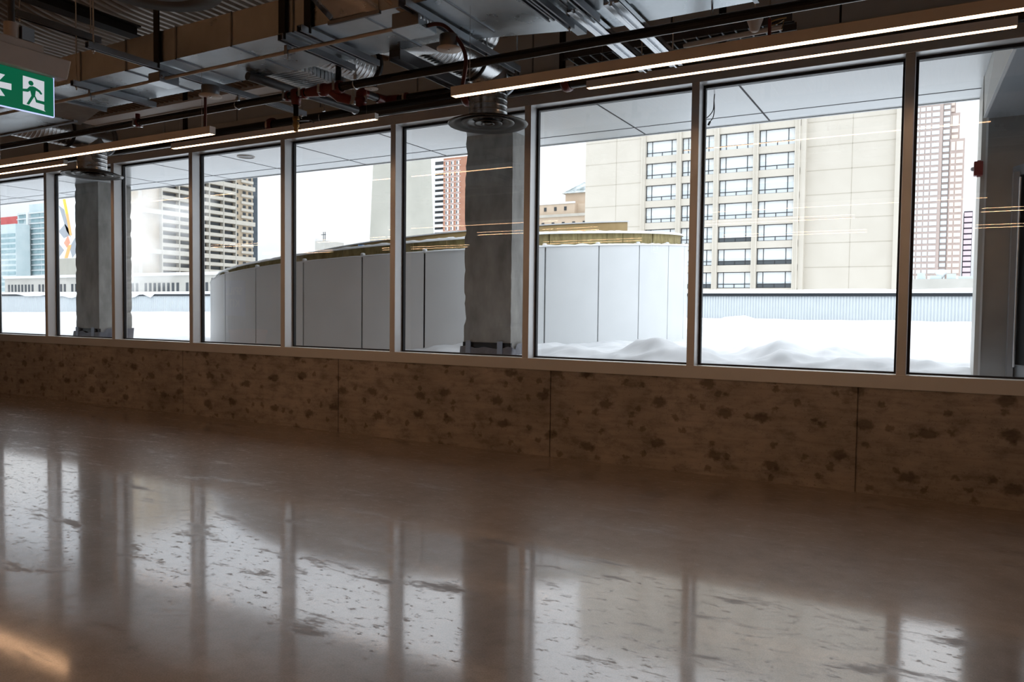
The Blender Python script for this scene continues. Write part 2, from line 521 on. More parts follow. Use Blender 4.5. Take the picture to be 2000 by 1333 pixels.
# steel deck: flat over the windows, then curving up; ribs run away from the windows
path = [(0.2, 4.36), (-1.2, 4.36), (-2.15, 4.36)]
R0 = 2.1
for k in range(1, 15):
    a = math.radians(62) * k / 14
    path.append((-2.15 - R0 * math.sin(a), 4.36 + R0 * (1 - math.cos(a))))
ye, ze = path[-1]
path += [(ye - .5, ze + .35), (ye - 1.2, ze + .45), (YB, ze + .45)]
prof = []
pitch = .105
x = XL
while x < XR:
    prof += [(x, 0), (x + .040, 0), (x + .052, .045), (x + .093, .045)]
    x += pitch
vs = []; fs = []
for i, (y, z) in enumerate(path):
    a = path[max(i - 1, 0)]; c = path[min(i + 1, len(path) - 1)]
    d = Vector((0, c[0] - a[0], c[1] - a[1])).normalized()
    up = Vector((0, d.z, -d.y))
    if up.z < 0: up = -up
    for px_, h in prof:
        vs.append(Vector((px_, y, z)) + up * h)
np_ = len(prof)
for i in range(len(path) - 1):
    for k in range(np_ - 1):
        fs.append((i * np_ + k, i * np_ + k + 1, (i + 1) * np_ + k + 1, (i + 1) * np_ + k))
struct(MB().add(vs, fs).build('ceiling', M['deck']))
struct(MB().box(XL - .2, XR + .2, YB - .2, 0.2, 6.4, 6.6).build('ceiling_roof', M['innerwall']))
# black steel beam crossing under the deck
bm_ = MB()
bm_.box(-6.65, -6.51, -9, -2.46, 4.0, 4.012).box(-6.65, -6.51, -9, -2.46, 4.088, 4.10).box(-6.59, -6.57, -9, -2.46, 4.012, 4.088)
tag(bm_.build('steel_beam', M['darksteel'], origin=(-6.58, -5.7, 4.0)), 'black steel beam crossing under the ribbed deck at top left', 'beam')

# ------------------------------------------------------------------ outdoors: snow terrace
def sstep(t): t = min(max(t, 0), 1); return t * t * (3 - 2 * t)
mounds = [(-3.1, 2.3, .16, .35), (-2.5, 2.1, .12, .3), (-2.65, 2.75, .10, .25), (-1.75, 2.9, .16, .35), (-1.5, 2.45, .10, .25),
          (-1.1, 3.4, .10, .3), (-.6, 2.2, .07, .4), (-3.4, 2.5, .10, .22), (-5.9, 2.45, .12, .3), (-5.5, 2.2, .08, .22), (-6.4, 2.3, .07, .35),
          (-7.6, 2.4, .06, .3), (-4.4, 2.3, .08, .35), (-11.3, 1.0, .05, .25), (-3.6, 9, .35, .8), (-2.0, 7.0, .12, .5), (-2.2, 1.2, .06, .25), (-1.7, 1.35, .05, .3), (-1.85, 2.6, -.10, .22), (-1.3, 2.75, -.09, .18), (-.95, 2.6, -.08, .16), (-2.35, 2.05, -.09, .2), (-.3, 2.9, -.05, .3), (-1.6, 2.15, .07, .14), (-1.15, 3.0, .07, .12), (-2.2, 3.3, .09, .16), (-5.2, 2.6, .06, .12)]
def snow_z(x, y):
    z = .84 + .46 * sstep((y - 1.5) / 20)
    z += .10 * sstep((x + 8.5) / 2) * sstep((y - .9) / 1.6) * (1 - sstep((y - 8) / 10))
    if x < -30: z -= .38 * sstep((-30 - x) / 30) * sstep((y - 10) / 12)
    if y < 14 and -16 < x < 4:
        z += .075 * noise.fractal(Vector((x * 1.1, y * 1.1, .3)), .9, 2.1, 4)
        z += .022 * noise.fractal(Vector((x * 4.3, y * 4.3, 2.3)), .9, 2.1, 3) * sstep((x + 9) / 3) * sstep((5.5 - y) / 1.5)
        z += .05 * (1 - abs(noise.noise(Vector((x * 2.3, y * 2.6, 5)))) * 2) * sstep((x + 8) / 4) * (1 - sstep((x - .2) / 1))
        for mx_, my_, h, r in mounds:
            d = ((x - mx_) ** 2 + (y - my_) ** 2) / (r * r)
            if d < 8: z += h * math.exp(-d * 1.2)
    else:
        z += .06 * noise.fractal(Vector((x * .35, y * .35, .3)), .9, 2.1, 3)
    return z
def axis_pts(segs):
    out = []
    for a, c, st in segs:
        k = max(1, int(round((c - a) / st)))
        out += [a + (c - a) * i / k for i in range(k)]
    return out + [segs[-1][1]]
gx = axis_pts([(-110, -40, 2.5), (-40, -16, .6), (-16, -8, .10), (-8, 1.5, .05), (1.5, 9, 1.0)])
gy = axis_pts([(.245, 4.2, .05), (4.2, 9, .2), (9, 25.2, .7)])
vs = [(x, y, snow_z(x, y)) for y in gy for x in gx]
nx = len(gx)
fs = [(j * nx + i, j * nx + i + 1, (j + 1) * nx + i + 1, (j + 1) * nx + i) for j in range(len(gy) - 1) for i in range(nx - 1)]
sn = MB().add(vs, fs, True).build('snow', M['snow'])
tag(sn, 'deep trampled snow covering the roof terrace outside the windows', 'snow')
sn['kind'] = 'stuff'
struct(MB().box(-110, 9, .21, 25.4, -.2, .45).build('floor_terrace', M['garage']))
struct(MB().box(-900, 300, 25.4, 900, -8.2, -8.0).build('ground', M['street']))

# parapet of pale corrugated siding with dark flashing and a snow cap
pp = thing('parapet', 'low pale blue corrugated parapet at the far edge of the snowy terrace', 'parapet', (-30, 25.0, .5))
mb = MB()
vs = []; x = -110.0; k = 0
while x < 6:
    vs += [(x, 25.0), (x + .055, 25.0), (x + .065, 25.03), (x + .10, 25.03)]
    x += .11
vv = [(a, c, .5) for a, c in vs] + [(a, c, 2.26) for a, c in vs]
q = len(vs)
mb.add(vv, [(i, i + 1, i + 1 + q, i + q) for i in range(q - 1)])
mb.box(-110, 6, 25.05, 25.4, .5, 2.26)
mb.build('siding', M['parapet'], pp)
MB().box(-110, 6, 24.94, 25.42, 2.22, 2.37).build('flashing', M['parapet_cap'], pp)
mb = MB()
xs = axis_pts([(-110, 6, .4)])
vs = []
for x in xs:
    h = .13 + .05 * noise.noise(Vector((x * .5, 0, 0)))
    drop = 0
    if -61 < x < -53: drop = .30 * (.5 + noise.noise(Vector((x * .6, 3, 0))))
    if -48 < x < -45: drop = .28 * (.5 + noise.noise(Vector((x * .9, 9, 0))))
    yf = 24.90
    vs += [(x, yf, 2.34 - max(0, drop)), (x, yf + .02, 2.36 + h * .7), (x, 25.1, 2.38 + h), (x, 25.45, 2.34 + h)]
n4 = len(xs)
mb.add(vs, [(i * 4 + k, (i + 1) * 4 + k, (i + 1) * 4 + k + 1, i * 4 + k + 1) for i in range(n4 - 1) for k in range(3)], True)
so = mb.build('snow_cap', M['snowcap'], pp)

# round white enclosure of 12 degree panels with a sloping top and a strand board rim
en = thing('curved_enclosure', 'round white panelled enclosure with a strand board rim rising from the snow', 'enclosure', (-8.875, 6.33, .5))
CX, CY, RR = -8.875, 6.33, 4.764
def ztop(t): return 2.15 + (t + 98) * .0058
def rimh(t): return .10 + .10 * min(max((t + 98) / 60, 0), 1)
def pol(t, r): return (CX + r * math.cos(math.radians(t)), CY + r * math.sin(math.radians(t)))
def arc(t0, t1, r0, r1, zlo, zhi, step=1.0):
    n_ = max(1, int(abs(t1 - t0) / step))
    vs = []
    for i in range(n_ + 1):
        t = t0 + (t1 - t0) * i / n_
        x0, y0 = pol(t, r0); x1, y1 = pol(t, r1)
        lo = zlo(t) if callable(zlo) else zlo
        hi = zhi(t) if callable(zhi) else zhi
        vs += [(x0, y0, lo), (x0, y0, hi), (x1, y1, hi), (x1, y1, lo)]
    fs = [(i * 4 + k, i * 4 + (k + 1) % 4, (i + 1) * 4 + (k + 1) % 4, (i + 1) * 4 + k) for i in range(n_) for k in range(4)]
    fs += [(0, 1, 2, 3), (n_ * 4 + 3, n_ * 4 + 2, n_ * 4 + 1, n_ * 4)]
    return MB().add(vs, fs)
TJ = [-160, -148, -136, -123.2, -110.8, -98, -85.2, -73, -61.6, -50, -39.6, -28, -16.8, -5, 7, 19, 31, 43]
for a, c in zip(TJ[:-1], TJ[1:]):
    arc(a + .14, c - .14, RR, RR - .04, .5, ztop, .75).build('wall_panel', M['whitepanel'], en)
    x_, y_ = pol(a, RR - .03)
    z_ = ztop(a)
    MB().lathe((x_, y_, z_ - .02), [(.035, 0), (.035, .05), (.025, .062), (0, .065)], 12).build('panel_clip', M['snowcap'], en)
arc(-160, 43, RR - .06, RR - .10, .45, lambda t: ztop(t) - .03).build('inner_lining', M['gasket'], en)
t = -136.0
while t < 30:
    w = random.choice((4.6, 6.2, 7.4))
    e_ = random.uniform(-.006, .012)
    arc(t + .06, t + w - .06, RR - .15 + random.uniform(-.01, .01), RR - .18, lambda q: ztop(q) - .08, lambda q, e_=e_: ztop(q) + rimh(q) + e_, .7).build('rim_board', M['osb'], en)
    t += w
def snow_strip(t0, t1, r0, r1, zf, hgt, amp, seed):
    vs = []; n_ = int((t1 - t0) / .45)
    for i in range(n_ + 1):
        t = t0 + (t1 - t0) * i / n_
        h = hgt + amp * noise.noise(Vector((t * .55, seed, 0))) + amp * .5 * noise.noise(Vector((t * 1.9, seed, 3)))
        rm = r0 + (r1 - r0) * .35
        for r, z in ((r0, zf(t) - .012), (r0 - (r0 - r1) * .06, zf(t) + h * .7), (rm, zf(t) + h), (r1, zf(t) + h * .5)):
            x_, y_ = pol(t, r); vs.append((x_, y_, z))
    return MB().add(vs, [(i * 4 + k, i * 4 + k + 1, (i + 1) * 4 + k + 1, (i + 1) * 4 + k) for i in range(n_) for k in range(3)], True)
snow_strip(-140, 30, RR - .09, RR - .36, lambda q: ztop(q) + rimh(q), .034, .018, 2).build('rim_snow', M['snowcap'], en)
snow_strip(-60, 30, RR + .012, RR - .07, ztop, .016, .016, 7).build('panel_snow', M['snowcap'], en)
snow_strip(-140, -60, RR + .004, RR - .05, ztop, .008, .004, 7).build('panel_snow', M['snowcap'], en)
arc(-112, 8, RR - 1.1, RR - 1.14, lambda q: ztop(q) - .2, lambda q: ztop(q) + .30 + .0016 * (q + 98)).build('inner_curb', M['ply'], en)
arc(-113, 9, RR - 1.08, RR - 1.2, lambda q: ztop(q) + .30 + .0016 * (q + 98), lambda q: ztop(q) + .318 + .0016 * (q + 98)).build('curb_flashing', M['snowcap'], en)
arc(-125, 25, RR - .36, RR - 1.1, lambda q: ztop(q) + .05, lambda q: ztop(q) + .09).build('membrane', M['parapet_cap'], en)
for t in (-77, -34):
    x_, y_ = pol(t, RR - .62)
    MB().lathe((x_, y_, ztop(t) + .09), [(0, .15), (.05, .15), (.05, .06), (.085, .06), (.085, 0)], 14).build('pipe_cap', M['blue'], en)

def catmull(P, per=10):
    out = []
    for i in range(len(P) - 1):
        p0 = Vector(P[max(i - 1, 0)]); p1 = Vector(P[i]); p2 = Vector(P[i + 1]); p3 = Vector(P[min(i + 2, len(P) - 1)])
        for k in range(per):
            t = k / per
            out.append(.5 * ((2 * p1) + (p2 - p0) * t + (2 * p0 - 5 * p1 + 4 * p2 - p3) * t * t + (3 * p1 - p0 - 3 * p2 + p3) * t ** 3))
    return out + [Vector(P[-1])]
# soffit overhang: white panels with dark open joints
so = thing('soffit', 'white panelled soffit overhanging the windows outside', 'soffit', (-6, 1.1, 3.71))
ys = [.21, .545, .62, 1.71, 2.10]
sxs = [-1.745 - 1.4838 * i for i in range(-2, 17)]
mb = MB()
for c, a in zip(sxs[:-1], sxs[1:]):
    for y0, y1 in ((.21, .575), (.575, .64), (.64, 1.71), (1.71, 2.10)):
        mb.box(a, c, y0, y1, 3.71, 3.737)
mb.build('soffit_panel', M['soffit'], so)
mb = MB()
mb.box(sxs[-1], sxs[0], 1.697, 1.723, 3.7085, 3.7105).box(sxs[-1], sxs[0], .570, .582, 3.7085, 3.7105)
for x in sxs[1:-1]: mb.box(x - .010, x + .010, .21, 2.08, 3.7083, 3.7105)
mb.build('open_joint', M['soffit_gap'], so)
MB().box(sxs[-1], sxs[0], .21, 2.09, 3.737, 4.7).build('overhang', M['soffit_gap'], so)
MB().box(sxs[-1], sxs[0], 2.10, 2.13, 3.70, 4.7).build('fascia_panel', M['whitepanel'], so)
sl = thing('recessed_soffit_light', 'round recessed light set in the white outdoor soffit', 'light', (-8.88, .84, 3.70))
MB().lathe((-8.88, .84, 3.70), [(.105, .012), (.11, 0), (.125, 0), (.125, .012)], 28).build('trim_ring', M['housing'], sl)
MB().lathe((-8.88, .84, 3.70), [(0, .006), (.105, .006), (.105, .012)], 28).build('lens', M['lens'], sl)
hc = thing('hanging_cable', 'two loose black cables dangling from the soffit outside', 'cable', (-2.07, .9, 3.71))
for dx, zz in ((0, 3.47), (.05, 3.44)):
    pts = [(-2.03 , .75, 3.715), (-2.035, .76, 3.65), (-2.04 + dx * .2, .76, 3.56), (-2.07 + dx * .6, .75, zz + .04), (-2.12 + dx, .75, zz)]
    pts = [tuple(p) for p in [(*catmull([(p[0], p[2]) for p in pts], 6)[i],) for i in range(25)]]
    c_ = MB().tube([(p[0], .75, p[1]) for p in pts], .005, 8).build('wire', M['black'], hc)
    e = pts[-1]
    MB().tube([(e[0], .75, e[1]), (e[0] - .018, .75, e[1] - .035)], [.011, .011], 10).build('connector', M['black'], hc)

# concrete columns outside with plastic sheet taped round the foot
def column(label, x0, x1, rough_seed):
    t = thing('concrete_column', label, 'column', ((x0 + x1) / 2, 1.5, .75), 'concrete columns outside the windows')
    y0, y1 = 1.2, 1.83
    nz = 66; k = 0
    ring = []
    # outline around the column, chipped along its two left edges
    for iz in range(nz + 1):
        z = .6 + (3.708 - .6) * iz / nz
        def ch(s, amp): return amp * max(0, noise.noise(Vector((z * 9, s, rough_seed))) + .35 * noise.noise(Vector((z * 31, s, 1))))
        c0, c1, c2, c3 = ch(1, .07), ch(2, .02), ch(3, .06), ch(4, .07)
        ring += [(x0 + .004 + c0 * .8, y0 + .0, z), (x0 + (x1 - x0) * .5, y0, z), (x1 - c1 * .6, y0 + c1 * .4, z), (x1, y0 + .3, z), (x1 - c2, y1, z),
                 (x0 + .3, y1, z), (x0 + c3 * .6, y1 - c3 * .4, z), (x0 + ch(6, .02), y0 + .3, z), (x0 + .0 + c0, y0 + .03 + c0 * .5, z)]
    n9 = 9
    fs = [(i * n9 + k, i * n9 + (k + 1) % n9, (i + 1) * n9 + (k + 1) % n9, (i + 1) * n9 + k) for i in range(nz) for k in range(n9)]
    MB().add(ring, fs).build('shaft', M['column'], t)
    # plastic skirt
    vs = []; per = [(x0 - .03, y1), (x0 - .03, y0 - .03), (x1 + .03, y0 - .03), (x1 + .03, y1 + .02)]
    poly = []
    for (ax, ay), (bx, by) in zip(per[:-1], per[1:]):
        for k in range(14): poly.append((ax + (bx - ax) * k / 14, ay + (by - ay) * k / 14))
    poly.append(per[-1])
    for k, (px_, py_) in enumerate(poly):
        w = .02 * noise.noise(Vector((k * .7, rough_seed, 2)))
        top = 1.04 + .03 * noise.noise(Vector((k * .35, rough_seed, 7))) + (.06 if k > 30 else 0)
        vs += [(px_ - .05 * (k < 16) + w, py_ - .07 + w, .75), (px_ + w * .6, py_ - .02, .92), (px_, py_, top)]
    MB().add(vs, [(k * 3 + j, k * 3 + j + 3, k * 3 + j + 4, k * 3 + j + 1) for k in range(len(poly) - 1) for j in range(2)], True).build('plastic_skirt', M['plastic'], t)
    for fx in (.09, .76):
        xx = x0 + (x1 - x0) * fx
        MB().box(xx, xx + .07, y0 - .05, y0 - .035, .93, 1.12).build('tape_strip', M['tape'], t)
    MB().box(x0 - .006, x1 + .006, y0 - .006, y0 + .02, 1.0, 1.10).build('stain_band', M['blackpipe'], t)
    return t
column('chipped grey concrete column outside, behind the right round air diffuser', -5.305, -4.61, 1.3)
column('chipped grey concrete column outside, behind the left round air diffuser', -13.73, -13.03, 8.1)

# metal clad entrance portal at the right
po = thing('entrance_portal', 'dark metal clad entrance portal beyond the rightmost window', 'portal', (.6, .9, .8))
MB().box(.300, .335, 1.3, 2.13, .6, 3.95).build('return_panel', M['cream_panel'], po)
MB().box(.335, 1.6, 1.33, 1.5, .6, 3.331).build('cladding_panel', M['darkpanel'], po)
MB().box(.335, .352, 1.302, 1.325, .6, 3.331).build('edge_trim', M['whitepanel'], po)
# splayed canopy over the entrance, its underside rising towards the windows
NE, FE = (.472, .215, 3.61), (.326, 1.31, 3.331)
MB().hexa([NE, (1.7, .215, 3.61), (1.7, 1.5, 3.29), (.305, 1.5, 3.285)], [(.472, .215, 3.62), (1.7, .215, 3.62), (1.7, 1.5, 3.30), (.305, 1.5, 3.295)]).build('canopy_soffit', M['canopy_metal'], po)
MB().hexa([(.458, .215, 3.612), NE, FE, (.312, 1.31, 3.333)], [(.345, .215, 3.705), (.365, .215, 3.705), (.325, 1.31, 3.705), (.305, 1.31, 3.705)]).build('canopy_fascia', M['cream_panel'], po)
MB().hexa([(.452, .215, 3.603), (.476, .215, 3.603), (.330, 1.31, 3.324), (.306, 1.31, 3.324)], [(.452, .215, 3.613), (.476, .215, 3.613), (.330, 1.31, 3.334), (.306, 1.31, 3.334)]).build('canopy_edge', M['whitepanel'], po)
# door leaf standing in a frame that comes towards the windows
dr = MB().box(.552, .60, 1.18, 1.33, .6, 2.80).build('door_frame', M['doorframe'], po)
MB().hexa([(.552, 1.29, 2.77), (.60, 1.29, 2.77), (.95, .62, 2.77), (.90, .60, 2.77)], [(.552, 1.29, 2.86), (.60, 1.29, 2.86), (.95, .62, 2.86), (.90, .60, 2.86)]).build('door_head', M['doorframe'], po)
MB().hexa([(.57, 1.28, .7), (.61, 1.28, .7), (.93, .66, .7), (.89, .64, .7)], [(.57, 1.28, 1.07), (.61, 1.28, 1.07), (.93, .66, 1.07), (.89, .64, 1.07)]).build('door_rail', M['doorframe'], po)
MB().hexa([(.60, 1.28, 1.07), (.61, 1.28, 1.07), (.93, .66, 1.07), (.92, .65, 1.07)], [(.60, 1.28, 2.77), (.61, 1.28, 2.77), (.93, .66, 2.77), (.92, .65, 2.77)]).build('door_glass', M['farpane_dark'], po)
for yy, xx in ((1.22, .578), (1.12, .60)):
    MB().tube([(xx, yy, 1.05), (xx, yy, 2.74)], .011, 10).build('pull_handle', M['steelbright'], po)
hn = thing('fire_alarm_horn', 'small dark red alarm horn with a clear strobe on the portal edge', 'alarm', (.28, 1.26, 2.85))
MB().box(.245, .318, 1.22, 1.298, 2.795, 2.925).build('housing', M['hornred'], hn, bevel=.006)
MB().box(.27, .30, 1.235, 1.28, 2.785, 2.935).build('grille', M['hornred'], hn, bevel=.004)
MB().lathe((.235, 1.26, 2.86), [(0, -.016), (.016, -.01), (.02, 0), (.02, .012)], 14, 'x').build('strobe_lens', M['lens'], hn)

# ------------------------------------------------------------------ city beyond the terrace
def win_mesh(name, w, h, parent, loc, bars_v, bars_h, fr=.09, depth=.12, short=None):
    mb = MB()
    x, y, z = loc
    mb.box(x, x + fr, y - depth, y, z, z + h).box(x + w - fr, x + w, y - depth, y, z, z + h)
    mb.box(x + fr, x + w - fr, y - depth, y, z, z + fr).box(x + fr, x + w - fr, y - depth, y, z + h - fr, z + h)
    for f, z0, z1 in bars_v: mb.box(x + w * f - fr / 2, x + w * f + fr / 2, y - depth, y, z + h * z0, z + h * z1)
    for f in bars_h: mb.box(x + fr, x + w - fr, y - depth * .95, y, z + h * f - fr / 2, z + h * f + fr / 2)
    return mb.build(name, M['darkframe'], parent, origin=loc)

# cream precast hotel slab
ho = thing('hotel_building', 'cream concrete building with wide black framed windows and plain end bays', 'building', (-24, 90, -8))
mb = MB().box(-35.0, -15.5, 90.7, 108, -8, 46).box(-43.1, -35.0, 90.0, 108, -8, 46).box(-14.4, -4.8, 90.9, 108, -8, 46)
mb.box(-15.5, -14.4, 90.0, 108, -8, 46).box(-4.8, -4.2, 90.4, 108, -8, 46)
mb.build('wall', M['cream'], ho)
wx = [-34.42, -29.57, -24.72, -19.87]
W_, P_ = 4.2, 4.85
rows = [24.15 - 2.9 * k for k in range(-1, 9)]
mb = MB()
for xx in wx: mb.box(xx + W_ + .02, xx + P_ - .02, 89.75, 90.7, -8, 46)
mb.box(-35.0, -34.44, 89.75, 90.7, -8, 46)
for zt in rows: mb.box(-34.44, -15.0, 90.0, 90.7, zt, zt + .85)
mb.build('facade_grid', M['cream'], ho)
mb = MB()
for zt in rows:
    for a, c, y in ((-43.1, -35.0, 89.995), (-14.4, -4.8, 90.895)):
        mb.box(a, c, y - .012, y, zt + .42, zt + .49)
for a, y in ((-38.6, 89.995), (-9.4, 90.895)): mb.box(a, a + .06, y - .012, y, -8, 46)
for xx in [-35.0] + [w + W_ for w in wx]:
    for q_ in (.2, .38): mb.box(xx + q_, xx + q_ + .05, 89.735, 89.75, -8, 46)
mb.build('panel_joint', M['cream_d'], ho)
rng = random.Random(3)
first = None
for zt in rows:
    for xx in wx:
        zb = zt - 2.05
        loc = (xx, 90.5, zb)
        if first is None:
            first = win_mesh('window', W_, 2.05, ho, loc, [(.18, 0, 1), (.81, 0, 1), (.5, 0, .26)], [.26], .085, .1)
            wpane = MB().box(xx + .05, xx + W_ - .05, 90.47, 90.5, zb + .05, zt - .05).build('pane', M['farpane'], first)
            wdark = None
            wo = first
        else:
            wo = inst('window', first, ho, loc)
            pa = inst('pane', wpane, wo, loc)
        dark = zt < 13 and rng.random() < .7
        h = .3 + .35 * rng.random() if zt > 9 else .5 + .4 * rng.random()
        MB().box(xx + .06, xx + W_ - .06, 90.455, 90.468, zt - .05 - 1.95 * h, zt - .06).build('blind', M['blind'], wo)
        if dark: MB().box(xx + .06, xx + W_ - .06, 90.458, 90.469, zb + .06, zb + .55).build('dark_pane', M['farpane_dark'], wo)
mb = MB().box(-35.2, -15.3, 90.9, 91.0, -8, 46)

# tall brown stepped tower
bt = thing('stepped_tower', 'tall pinkish brown office tower stepping down to the right', 'tower', (-4, 485, -8))
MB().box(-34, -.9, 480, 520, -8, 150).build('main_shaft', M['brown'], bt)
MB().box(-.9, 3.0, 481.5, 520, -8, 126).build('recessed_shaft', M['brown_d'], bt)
MB().box(3.0, 9.95, 480, 512, -8, 99.3).build('lower_shaft', M['brown'], bt)
MB().box(1.2, 7.35, 483, 514, -8, 114.2).build('middle_shaft', M['brown'], bt)
MB().box(-1, 5.2, 486, 518, -8, 130).build('upper_shaft', M['brown'], bt)
def far_windows(parent, name, mat, x0, w, y, zs, h, d=.4):
    src = None
    for z in zs:
        if src is None:
            src = MB().box(x0, x0 + w, y - d, y, z, z + h).build(name, mat, parent, origin=(x0, y, z))
            yield src
        else: yield inst(name, src, parent, (x0, y, z))
pit = 3.36
zsL = [22 + pit * k for k in range(31)]
cnt = 0
for x0, w in ((-11.85, 2.2), (-9.0, 2.2), (-6.05, 3.5)):
    for o in far_windows(bt, 'window', M['skywin'], x0, w, 480, zsL, 2.0): cnt += 1
rest = MB()
for z in zsL:
    rest.box(-14.6, -12.5, 479.6, 480, z, z + 2.0)
    rest.box(-17.6, -15.3, 479.6, 480, z, z + 2.0)
    if z < 123: rest.box(-.55, 2.45, 481.1, 481.5, z + .3, z + 2.3)
g_ = rest.build('window_grid', M['skywin'], bt); g_['kind'] = 'stuff'
rest = MB()
zz = 22
while zz < 92:
    rest.box(3.5, 5.3, 479.6, 480, zz, zz + 2.0).box(6.0, 9.1, 479.6, 480, zz, zz + 2.0)
    zz += pit
rest.box(3.5, 5.3, 479.6, 480, 93.0, 97.6).box(6.0, 9.2, 479.6, 480, 93.0, 97.8)
for z in (100, 103.4): rest.box(3.4, 6.6, 482.6, 483, z, z + 2.0)
rest.box(1.6, 3.4, 482.6, 483, 107, 112.6).box(3.7, 6.7, 482.6, 483, 107, 112.6)
for z in (115.5, 119, 122.4): rest.box(1.9, 4.6, 485.6, 486, z, z + 2.2)
g_ = rest.build('warm_window_grid', M['warmwin'], bt); g_['kind'] = 'stuff'
g_['label'] = 'warm tinted windows'
# dark violet block with pinkish bands
pk = thing('banded_block', 'slim dark violet block with pink tinted window bands beside the brown tower', 'building', (13.5, 505, -8))
MB().box(11.2, 15.4, 500, 515, -8, 61.6).build('wall', M['pinkwall'], pk)
for o in far_windows(pk, 'window_band', M['pinkwin'], 11.3, 3.9, 500, [17.6 + 3.15 * k for k in range(14)], 2.3): pass
lo = thing('rooftop_plant', 'pale rooftop equipment below the brown tower', 'rooftop plant', (4, 300, -8))
MB().box(-16, 14, 300, 312, -8, 14.6).build('roof_block', M['garage'], lo)
for x0, w, h in ((-7, 2.5, 2.2), (-3, 3.6, 1.2), (2.2, 2.8, 1.8), (5.8, 4.2, .9), (-11, 2.6, 1.4)):
    MB().box(x0, x0 + w, 300.5, 304, 14.6, 14.6 + h).build('equipment_box', M['condo'], lo)
MB().lathe((.4, 302, 14.6), [(.5, 0), (2.1, 2.6), (2.1, 3.2), (0, 3.2)], 18).build('cooling_hood', M['whitepanel'], lo)

# apartment tower with balconies; its long face looks to the right
XA = -240.0
ap = thing('apartment_tower', 'tan apartment tower with rows of cream balconies, partly veiled by steam', 'tower', (XA - 10, 185, -8))
MB().box(XA - 22, XA, 158, 207.6, -8, 78).build('wall', M['tan'], ap)
MB().box(XA - 20, XA - 1, 207.6, 211, -8, 77).build('side_wall', M['aptside'], ap)
fl = [6.5 + 2.78 * k for k in range(24)]
for k, z in enumerate(fl):
    if k % 5 == 0:
        MB().box(XA, XA + 1.4, 158, 207.7, z - .3, z + 1.3).build('cream_floor_band', M['slabcream'], ap)
mb = MB()
for y in (158, 166, 173, 179.6, 185.9, 192.4, 198.2): mb.box(XA, XA + 1.5, y - .18, y + .18, -8, 77)
mb.build('fin_wall', M['slabcream'], ap)
src = None; srcb = {}; nb = 0; nw = 0
extra = MB(); extrab = MB()
for k, z in enumerate(fl):
    for y0, y1 in ((166.2, 172.8), (173.2, 179.4), (179.8, 185.7), (186.1, 192.2), (192.6, 198.0)):
        if nw < 95 and k < 19:
            MB().box(XA - .3, XA + .06, y0 + .3, y1 - .3, z + 1.0, z + 2.35).build('dark_window', M['aptdark'], ap); nw += 1
        else: extra.box(XA - .3, XA + .06, y0 + .3, y1 - .3, z + 1.0, z + 2.35)
        if k % 5:
            if nb < 95:
                MB().box(XA + 1.2, XA + 1.4, y0, y1, z - .1, z + 1.0).box(XA, XA + 1.4, y0, y1, z - .25, z - .1).build('balcony', M['slabcream'], ap); nb += 1
            else: extrab.box(XA + 1.2, XA + 1.4, y0, y1, z - .1, z + 1.0)
    for y0 in (198.9, 202.6, 205.4):
        extra.box(XA - .3, XA + .06, y0, y0 + 1.5, z + .9, z + 2.1)
    if k % 5: extrab.box(XA, XA + .5, 201.6, 207.6, z - .2, z + .85)
g_ = extra.build('dark_window_grid', M['aptdark'], ap); g_['kind'] = 'stuff'
g_ = extrab.build('balcony_grid', M['slabcream'], ap); g_['kind'] = 'stuff'

# steam drifting in front of it
sm = bpy.data.materials.new('steam'); sm.use_nodes = True
n = sm.node_tree.nodes; l = sm.node_tree.links; n.clear()
o = n.new('ShaderNodeOutputMaterial')
pv = n.new('ShaderNodeVolumeScatter'); pv.inputs['Color'].default_value = (1, 1, 1, 1); pv.inputs['Anisotropy'].default_value = .3
tc = n.new('ShaderNodeTexCoord')
t_ = n.new('ShaderNodeTexNoise'); t_.inputs['Scale'].default_value = .07; t_.inputs['Detail'].default_value = 4
l.new(tc.outputs['Object'], t_.inputs['Vector'])
gr = n.new('ShaderNodeVectorMath'); gr.operation = 'MULTIPLY'; gr.inputs[1].default_value = (1 / 30, 1 / 9, 1 / 24)
l.new(tc.outputs['Object'], gr.inputs[0])
ln = n.new('ShaderNodeVectorMath'); ln.operation = 'LENGTH'
l.new(gr.outputs['Vector'], ln.inputs[0])
ma = n.new('ShaderNodeMath'); ma.operation = 'MULTIPLY_ADD'; ma.inputs[1].default_value = -1.0; ma.inputs[2].default_value = .62
l.new(ln.outputs['Value'], ma.inputs[0])
ad = n.new('ShaderNodeMath'); ad.operation = 'ADD'
l.new(ma.outputs[0], ad.inputs[0])
sb = n.new('ShaderNodeMath'); sb.operation = 'MULTIPLY_ADD'; sb.inputs[1].default_value = 2.2; sb.inputs[2].default_value = -1.1
l.new(t_.outputs['Fac'], sb.inputs[0]); l.new(sb.outputs[0], ad.inputs[1])
de = n.new('ShaderNodeMath'); de.operation = 'MULTIPLY'; de.inputs[1].default_value = .17; de.use_clamp = False
mxm = n.new('ShaderNodeMath'); mxm.operation = 'MAXIMUM'; mxm.inputs[1].default_value = 0
l.new(ad.outputs[0], mxm.inputs[0]); l.new(mxm.outputs[0], de.inputs[0]); l.new(de.outputs[0], pv.inputs['Density'])
l.new(pv.outputs[0], o.inputs['Volume'])
M['steam'] = sm
ste = MB().lathe((-180, 116, 21), [(0.01, -24)] + [(24 * math.cos(a), 24 * math.sin(a)) for a in [math.radians(q) for q in range(-75, 76, 15)]] + [(.01, 24)], 24)
ste.v = [(-180 + (x + 180) * 30 / 24, 116 + (y - 116) * 9 / 24, z) for x, y, z in ste.v]
sto = ste.build('steam_cloud', sm, origin=(-180, 116, 21))
